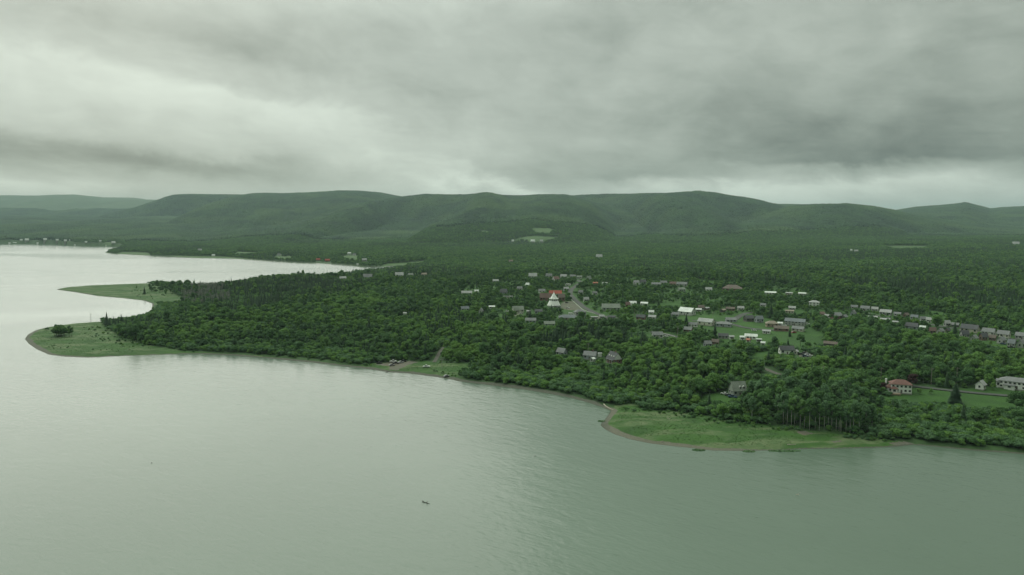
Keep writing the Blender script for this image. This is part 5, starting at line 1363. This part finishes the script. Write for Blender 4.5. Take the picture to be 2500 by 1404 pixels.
def zone_of(u, v, i):
    if near['vil'][i]: return 'among the houses of the village'
    if u > 2110 and v > 968: return 'in the shore thicket below the red-roofed white house'
    if u > 1900 and v > 968: return 'in the tall grove at the right end of the marsh meadow'
    if u > 1700 and v > 968: return 'around the marsh edge below the grey shingled cottage'
    if u > 2060 and v > 850: return 'in the woods behind the coast road'
    if u > 1840 and v > 850: return 'in the woods between the paddock and the grey shingled cottage'
    if u > 1530 and v > 845: return 'on the wooded slope right of the dormered house'
    if u > 1105 and v > 845: return 'in the shore woods between the landing and the dormered house'
    if u > 1050 and v > 790: return 'in the woods behind the landing track'
    if u > 620 and v > 845: return 'along the shore left of the boat landing'
    if u < 245: return 'on the bare western point'
    if u < 460 and v < 760: return 'on the second, farther point'
    if u < 620 and v > 760: return 'at the wood edge of the western point'
    if u < 1110: return 'in the western woods behind the shore'
    return 'in the forest east of the village'
LANDMARKS = [(2195, 950, 'the red-roofed white house'), (2394, 945, 'the white garage'), (2470, 940, 'the long white house'), (1800, 955, 'the grey shingled cottage'), (1498, 880, 'the dormered house'),
 (1440, 872, "the lower grey house"), (1372, 864, 'the half-hidden grey house'), (1920, 857, 'the white house above the paddock'), (1858, 872, 'the paddock'), (1965, 868, 'the cars above the paddock'),
 (1833, 823, 'the white mobile home'), (1678, 762, 'the big white barn'), (1352, 735, 'the white church'), (1385, 777, 'the long grey-roofed hall'), (1265, 757, 'the cream house'), (1490, 752, 'the green-grey hall'),
 (1604, 820, 'the bungalow by the cross road'), (1726, 841, "the house below the spruce"), (1942, 788, 'the apartment house'), (2040, 772, "the eastern street's brick house"), (2226, 798, "the eastern street's front row"),
 (2370, 822, 'the dark green gable house'), (2430, 815, "the eastern street's long house"), (2485, 840, "the right-edge gable house"), (2028, 841, 'the low brown shed'), (1880, 906, 'the gravel track'),
 (1085, 858, 'the landing track'), (960, 888, 'the parked cars at the landing'), (1041, 896, "the lone white pickup"), (1090, 918, 'the car on the beach'), (1485, 995, 'the bleached curved log'),
 (1600, 1030, "the marsh meadow's left half"), (1850, 1060, "the marsh meadow's right half"), (2080, 1056, 'the white birch trunks'), (2331, 960, "the coast road's big spruce"), (2200, 1083, "the marsh meadow's dry end"),
 (150, 815, "the western point's clump"), (222, 787, "the western point's pole"), (350, 715, "the second point's tip trees"), (505, 715, 'the grey leafless stand'), (988, 768, "the small woodland house"),
 (1140, 717, 'the long white bungalow'), (1175, 760, 'the narrow grey gable house'), (975, 675, "the inner bay's pale house"), (2300, 1075, 'the reed edge of the shore'), (2450, 1085, 'the far right shore'), (700, 870, "the western point's near shore"),
 (470, 862, "the western point's beach bend"), (840, 885, "the narrow landing beach"), (1250, 940, "the straight wooded beach"), (1380, 965, "the curving wooded beach")]
LMP = np.array([(a, b) for a, b, _ in LANDMARKS], float)
def near_mark(u, v):
    q = ((LMP[:, 0] - u)) ** 2 + ((LMP[:, 1] - v) * 1.8) ** 2; i = int(np.argmin(q)); dx, dy = u - LMP[i, 0], (v - LMP[i, 1]) * 1.8
    far = math.sqrt(q[i]) > 70
    if abs(dx) > abs(dy): w_ = ('well ' if far else 'just ') + ('left of' if dx < 0 else 'right of')
    else: w_ = ('well ' if far else 'just ') + ('behind' if dy < 0 else 'below')
    return w_ + ' ' + LANDMARKS[i][2]
def single_tree(kn, kd, var, loc, scl, rz, label, group, red=False):
    root = empty(NM[kd], loc, rz); root.scale = (scl, scl, scl)
    for nm_, src in (('crown', CROWN_ME), ('trunk', TRUNK_ME)):
        me = src[kn, var]
        if red and nm_ == 'crown':
            me = me.copy(); me.materials[0] = MATS['leaf_red']
        o = bpy.data.objects.new(nm_, me); COL.objects.link(o); o.parent = root
    tag(root, label, 'shrub' if kd == 4 else 'tree', group)
    return root
def ordinal(n):
    if n <= 20: return ORD[n - 1]
    tens = {2: 'twenty', 3: 'thirty', 4: 'forty', 5: 'fifty'}[n // 10]
    return tens + '-' + ORD[n % 10 - 1] if n % 10 else {20: 'twentieth', 30: 'thirtieth', 40: 'fortieth', 50: 'fiftieth'}[n]
SETS = {}
for i in np.where(single)[0]:
    kd = int(near['kind'][i]); mk = near_mark(px[i], pb[i])
    SETS.setdefault((('tall ' if near['sc'][i] > 1.0 else 'small ' if near['sc'][i] < .62 else '') + ZN[kd] + ' ' + mk, kd, mk), []).append(i)
for (lab, kd, mk), ids in SETS.items():
    kn = KN[kd]; nv = len(KINDS[kn])
    ids.sort(key=lambda q: px[q])
    for r_, i in enumerate(ids):
        single_tree(kn, kd, int(rng.integers(nv)), (float(X_[i]), float(Y_[i]), float(Z_[i]) - .15), float(near['sc'][i]), float(rng.uniform(0, 6.28)),
                    lab + (', %s from left' % ordinal(r_ + 1) if len(ids) > 1 else ''), ('bushes around ' if kd == 4 else 'trees around ') + mk.split(' the ', 1)[1])
for lab, ax, ay, kd, s, *wf in SOLO:
    g = to_ground([(ax, ay)])[0]; kn = KN[kd]
    so = single_tree(kn, kd, rnd.randrange(len(KINDS[kn])), (g[0], g[1], g[2] - .15), s, rnd.uniform(0, 6.28), lab, None)
    q = s * (wf[0] if wf else (1.25 if kd == 3 else 1.0)); so.scale = (q, q, s)
for lab, ax, ay, s in (('dark red-leaved tree left of the red-roofed white house', 2156, 958, .62), ('dark red-leaved tree behind the red-roofed white house', 2228, 945, .85)):
    g = to_ground([(ax, ay)])[0]
    single_tree('broadleaf', 0, 1, (g[0], g[1], g[2] - .15), s, 1.0, lab, None, True)
# birches with bare white trunks along the meadow edge
BIR = [(1921, 1040), (1932, 1043), (1940, 1041), (1953, 1046), (1964, 1045), (1976, 1050), (1990, 1048), (2000, 1051), (2012, 1049), (2041, 1053), (2048, 1052), (2051, 1055), (2065, 1056), (2075, 1057), (2083, 1058), (2097, 1058), (2112, 1054), (2122, 1052), (1912, 1036), (2030, 1050)]
for j, (ax, ay) in enumerate(BIR):
    g = to_ground([(ax, ay)])[0]
    single_tree('birch', 2, j % 4, (g[0], g[1], g[2] - .15), rnd.uniform(1.0, 1.3), rnd.uniform(0, 6.28), 'birch with bare white trunk at the front of the marsh grove, %s from left' % ordinal(sorted(BIR).index((ax, ay)) + 1), 'birches along the front of the grove')

# ------------------------------------------------------------------ masses: one object per kind, instanced on points
def proto_collection(name, meshes):
    c = bpy.data.collections.new(name)
    for i, me in enumerate(meshes):
        o = bpy.data.objects.new('%s_%02d' % (name, i), me); c.objects.link(o)
    return c
def scatter(name, x, y, z, sc, coll, nvar, label=None, tilt=None):
    me = bpy.data.meshes.new(name)
    n = len(x); me.vertices.add(n)
    me.vertices.foreach_set('co', np.stack([x, y, z], 1).astype(np.float32).ravel())
    rz = rng.uniform(0, 6.28, n)
    eul = np.stack([0 * rz, 0 * rz, rz], 1)
    if tilt is not None:
        gx_, gy_ = tilt
        t1 = np.stack([np.ones(n), np.zeros(n), gx_], 1); t1 /= np.linalg.norm(t1, axis=1)[:, None]
        nn = np.stack([-gx_, -gy_, np.ones(n)], 1); nn /= np.linalg.norm(nn, axis=1)[:, None]
        t2 = np.cross(nn, t1); c_, s_ = np.cos(rz)[:, None], np.sin(rz)[:, None]
        c0 = t1 * c_ + t2 * s_; c1 = -t1 * s_ + t2 * c_
        eul = np.stack([np.arctan2(c1[:, 2], nn[:, 2]), -np.arcsin(np.clip(c0[:, 2], -1, 1)), np.arctan2(c0[:, 1], c0[:, 0])], 1)
    av = me.attributes.new('rot', 'FLOAT_VECTOR', 'POINT'); av.data.foreach_set('vector', eul.astype(np.float32).ravel())
    for an, typ, arr in (('idx', 'INT', rng.integers(0, nvar, n).astype(np.int32)), ('scl', 'FLOAT', sc.astype(np.float32))):
        a = me.attributes.new(an, typ, 'POINT'); a.data.foreach_set('value', arr)
    o = bpy.data.objects.new(name, me); COL.objects.link(o)
    ng = bpy.data.node_groups.new(name, 'GeometryNodeTree')
    ng.interface.new_socket('Geometry', in_out='INPUT', socket_type='NodeSocketGeometry'); ng.interface.new_socket('Geometry', in_out='OUTPUT', socket_type='NodeSocketGeometry')
    N = ng.nodes; gi = N.new('NodeGroupInput'); go = N.new('NodeGroupOutput')
    ci = N.new('GeometryNodeCollectionInfo'); ci.inputs['Collection'].default_value = coll
    ci.inputs['Separate Children'].default_value = True; ci.inputs['Reset Children'].default_value = True
    ip = N.new('GeometryNodeInstanceOnPoints'); ip.inputs['Pick Instance'].default_value = True
    def attr(nm_, typ):
        a = N.new('GeometryNodeInputNamedAttribute'); a.data_type = typ; a.inputs['Name'].default_value = nm_; return a.outputs['Attribute']
    ng.links.new(gi.outputs[0], ip.inputs['Points']); ng.links.new(ci.outputs[0], ip.inputs['Instance'])
    ng.links.new(attr('idx', 'INT'), ip.inputs['Instance Index']); ng.links.new(attr('rot', 'FLOAT_VECTOR'), ip.inputs['Rotation']); ng.links.new(attr('scl', 'FLOAT'), ip.inputs['Scale'])
    ng.links.new(ip.outputs[0], go.inputs[0])
    md = o.modifiers.new('scatter', 'NODES'); md.node_group = ng
    tag(o, label, None, None, 'stuff')
    return o
LAB = ['broadleaf woods behind the single trees around the village', 'light green trees mixed through the woods', 'birches mixed through the woods', 'dark spruces mixed through the woods', 'low brush under and between the trees', 'grey leafless trees on the second point']
MN = ['broadleaf_woods', 'light_green_woods', 'birch_woods', 'spruce_woods', 'brush', 'leafless_woods']
for kd in range(6):
    s = (near['kind'] == kd) & ~single
    if s.sum() == 0: continue
    nv = len(KINDS[KN[kd]])
    scatter(MN[kd], X_[s], Y_[s], Z_[s] - .15, near['sc'][s], proto_collection(KN[kd], [JOIN_ME[KN[kd], i] for i in range(nv)]), nv, LAB[kd])
scatter('understory', *UNDER, proto_collection('under', [JOIN_ME['shrub', i] for i in range(5)]), 5, 'leafy undergrowth filling the gaps between the trees')
# --- marsh grass: tufts over the wet meadows
def tuft_mesh(seed):
    r = np.random.default_rng(seed); n = 14
    P = np.stack([r.normal(0, .42, n), r.normal(0, .42, n), r.uniform(.02, .13, n)], 1)
    V, T = leaf_cards(r, P, r.normal(0, .5, (n, 3)) + (0, 0, 1.0), .17)
    return np_mesh('tuft_mesh', V, T, 'tuft')
gx, gy = [], []
for key, dens in (('marsh', .38), ('point', .18), ('spit', .10), ('landing', .4), ('slope_grass', .5)):
    pw = LAWN_W[key]; b0, b1 = pw.min(0), pw.max(0); n = int(np.prod(b1 - b0) * dens)
    qx = rng.uniform(b0[0], b1[0], n); qy = rng.uniform(b0[1], b1[1], n); dd = coast_dist(qx, qy)
    k = inside(pw, qx, qy) & (dd > 4.0 + 3 * rng.uniform(0, 1, n)) & (fbm(qx, qy, 14.0, 141, 3) > .36)
    for dw in DIRT_W: k &= ~inside(dw, qx, qy)
    gx.append(qx[k]); gy.append(qy[k])
gx, gy = np.concatenate(gx), np.concatenate(gy)
scatter('marsh_grass', gx, gy, ground(gx, gy), rng.uniform(.3, .7, len(gx)), proto_collection('tuft', [tuft_mesh(1200 + i) for i in range(4)]), 4, 'tufts of marsh grass on the low meadows and points')
# --- middle distance
x, y = cells(1350, 4500, 8.4)
k = y < 3900 + 900 * (fbm(x, y, 600.0, 131, 3) - .5); x, y = x[k], y[k]
d = coast_dist(x, y); k = d > 8; x, y, d = x[k], y[k], d[k]
k = ~clear_mask(x, y); x, y, d = x[k], y[k], d[k]
vil = inside(VIL_W, x, y); k = ~vil | (rng.uniform(0, 1, len(x)) < .3); x, y, d = x[k], y[k], d[k]
st = fbm(x, y, 260.0, 121, 3); sp_ = rng.uniform(0, 1, len(x)) < np.clip((st - .5) * 4, .08, .75)
sc = rng.uniform(.75, 1.25, len(x)); z = ground(x, y, d)
k = ~blocks_view(x, y, z, 11 * sc, 4.3 * sc); x, y, z, d, sc, sp_ = x[k], y[k], z[k], d[k], sc[k], sp_[k]
sc = np.where(d < 60, sc * .75, sc)
scatter('plain_forest', x[~sp_], y[~sp_], z[~sp_] - .5, sc[~sp_], proto_collection('far_broadleaf', [JOIN_ME['far_broadleaf', i] for i in range(5)]), 5, 'forest of broadleaf trees covering the plain below the hills')
scatter('plain_spruce_forest', x[sp_], y[sp_], z[sp_] - .5, sc[sp_], proto_collection('far_spruce', [JOIN_ME['far_spruce', i] for i in range(3)]), 3, 'dark spruces in the forest of the plain')
# --- hills
x, y = cells(3300, 9600, 37.0)
k = y > 3880 + 900 * (fbm(x, y, 600.0, 131, 3) - .5); x, y = x[k], y[k]
k = ~clear_mask(x, y) & (coast_dist(x, y) > 35); x, y = x[k], y[k]
z = ground(x, y)
PM = [np_mesh('patch_mesh', *canopy_patch(1000 + i), 'hill_leaf') for i in range(6)]
gX = (ground(x + 20, y) - ground(x - 20, y)) / 40; gY = (ground(x, y + 20) - ground(x, y - 20)) / 40
scatter('hill_forest', x, y, z - 0.8, rng.uniform(.9, 1.2, len(x)), proto_collection('canopy_patch', PM), 6, 'forest canopy covering the hills', (gX, gY))

# --- grass tussocks standing in the shallows off the marsh
def tussock(label, px0, px1, py):
    g = to_ground([(px0, py), (px1, py)]); c_ = g.mean(0); L = np.linalg.norm(g[1] - g[0])
    r = np.random.default_rng(int(px0)); n = int(90 * max(1, L / 6))
    a = r.uniform(0, 6.28, n); q = np.sqrt(r.uniform(0, 1, n))
    P = np.stack([np.cos(a) * q * L * .5, np.sin(a) * q * 1.5, r.uniform(.05, .5, n) * (1.15 - q)], 1)
    V, T = leaf_cards(r, P, np.tile((0, 0, 1.0), (n, 1)) + r.normal(0, .6, (n, 3)), .28)
    o = empty('grass_tussock', (c_[0], c_[1], 0.02))
    k_ = bpy.data.objects.new('blades', np_mesh('blades', V, T, 'leaf_grey')); COL.objects.link(k_); k_.parent = o
    m = 18; vb = [(0, 0, .32)] + [(math.cos(6.283 * i / m) * L * .5 * r.uniform(.85, 1.05), math.sin(6.283 * i / m) * 1.4 * r.uniform(.8, 1.1), .12) for i in range(m)] + [(math.cos(6.283 * i / m) * L * .52, math.sin(6.283 * i / m) * 1.5, -.3) for i in range(m)]
    fb = [(0, 1 + i, 1 + (i + 1) % m) for i in range(m)] + [(1 + i, 1 + m + i, 1 + m + (i + 1) % m, 1 + (i + 1) % m) for i in range(m)]
    mesh_obj('mound', vb, fb, 'leaf_dark', o)
    tag(o, label, 'grass tussock', 'grass tussocks in the shallows')
tussock('grass tussock in the shallows, left one of the three off the marsh', 1690, 1723, 1099)
tussock('small grass tussock in the shallows, middle one of the three off the marsh', 1813, 1844, 1102)
tussock('longest grass tussock in the shallows, right one of the three off the marsh', 1875, 1955, 1101)
tussock('grass tussock off the western tip of the marsh beach', 1459, 1478, 1028)
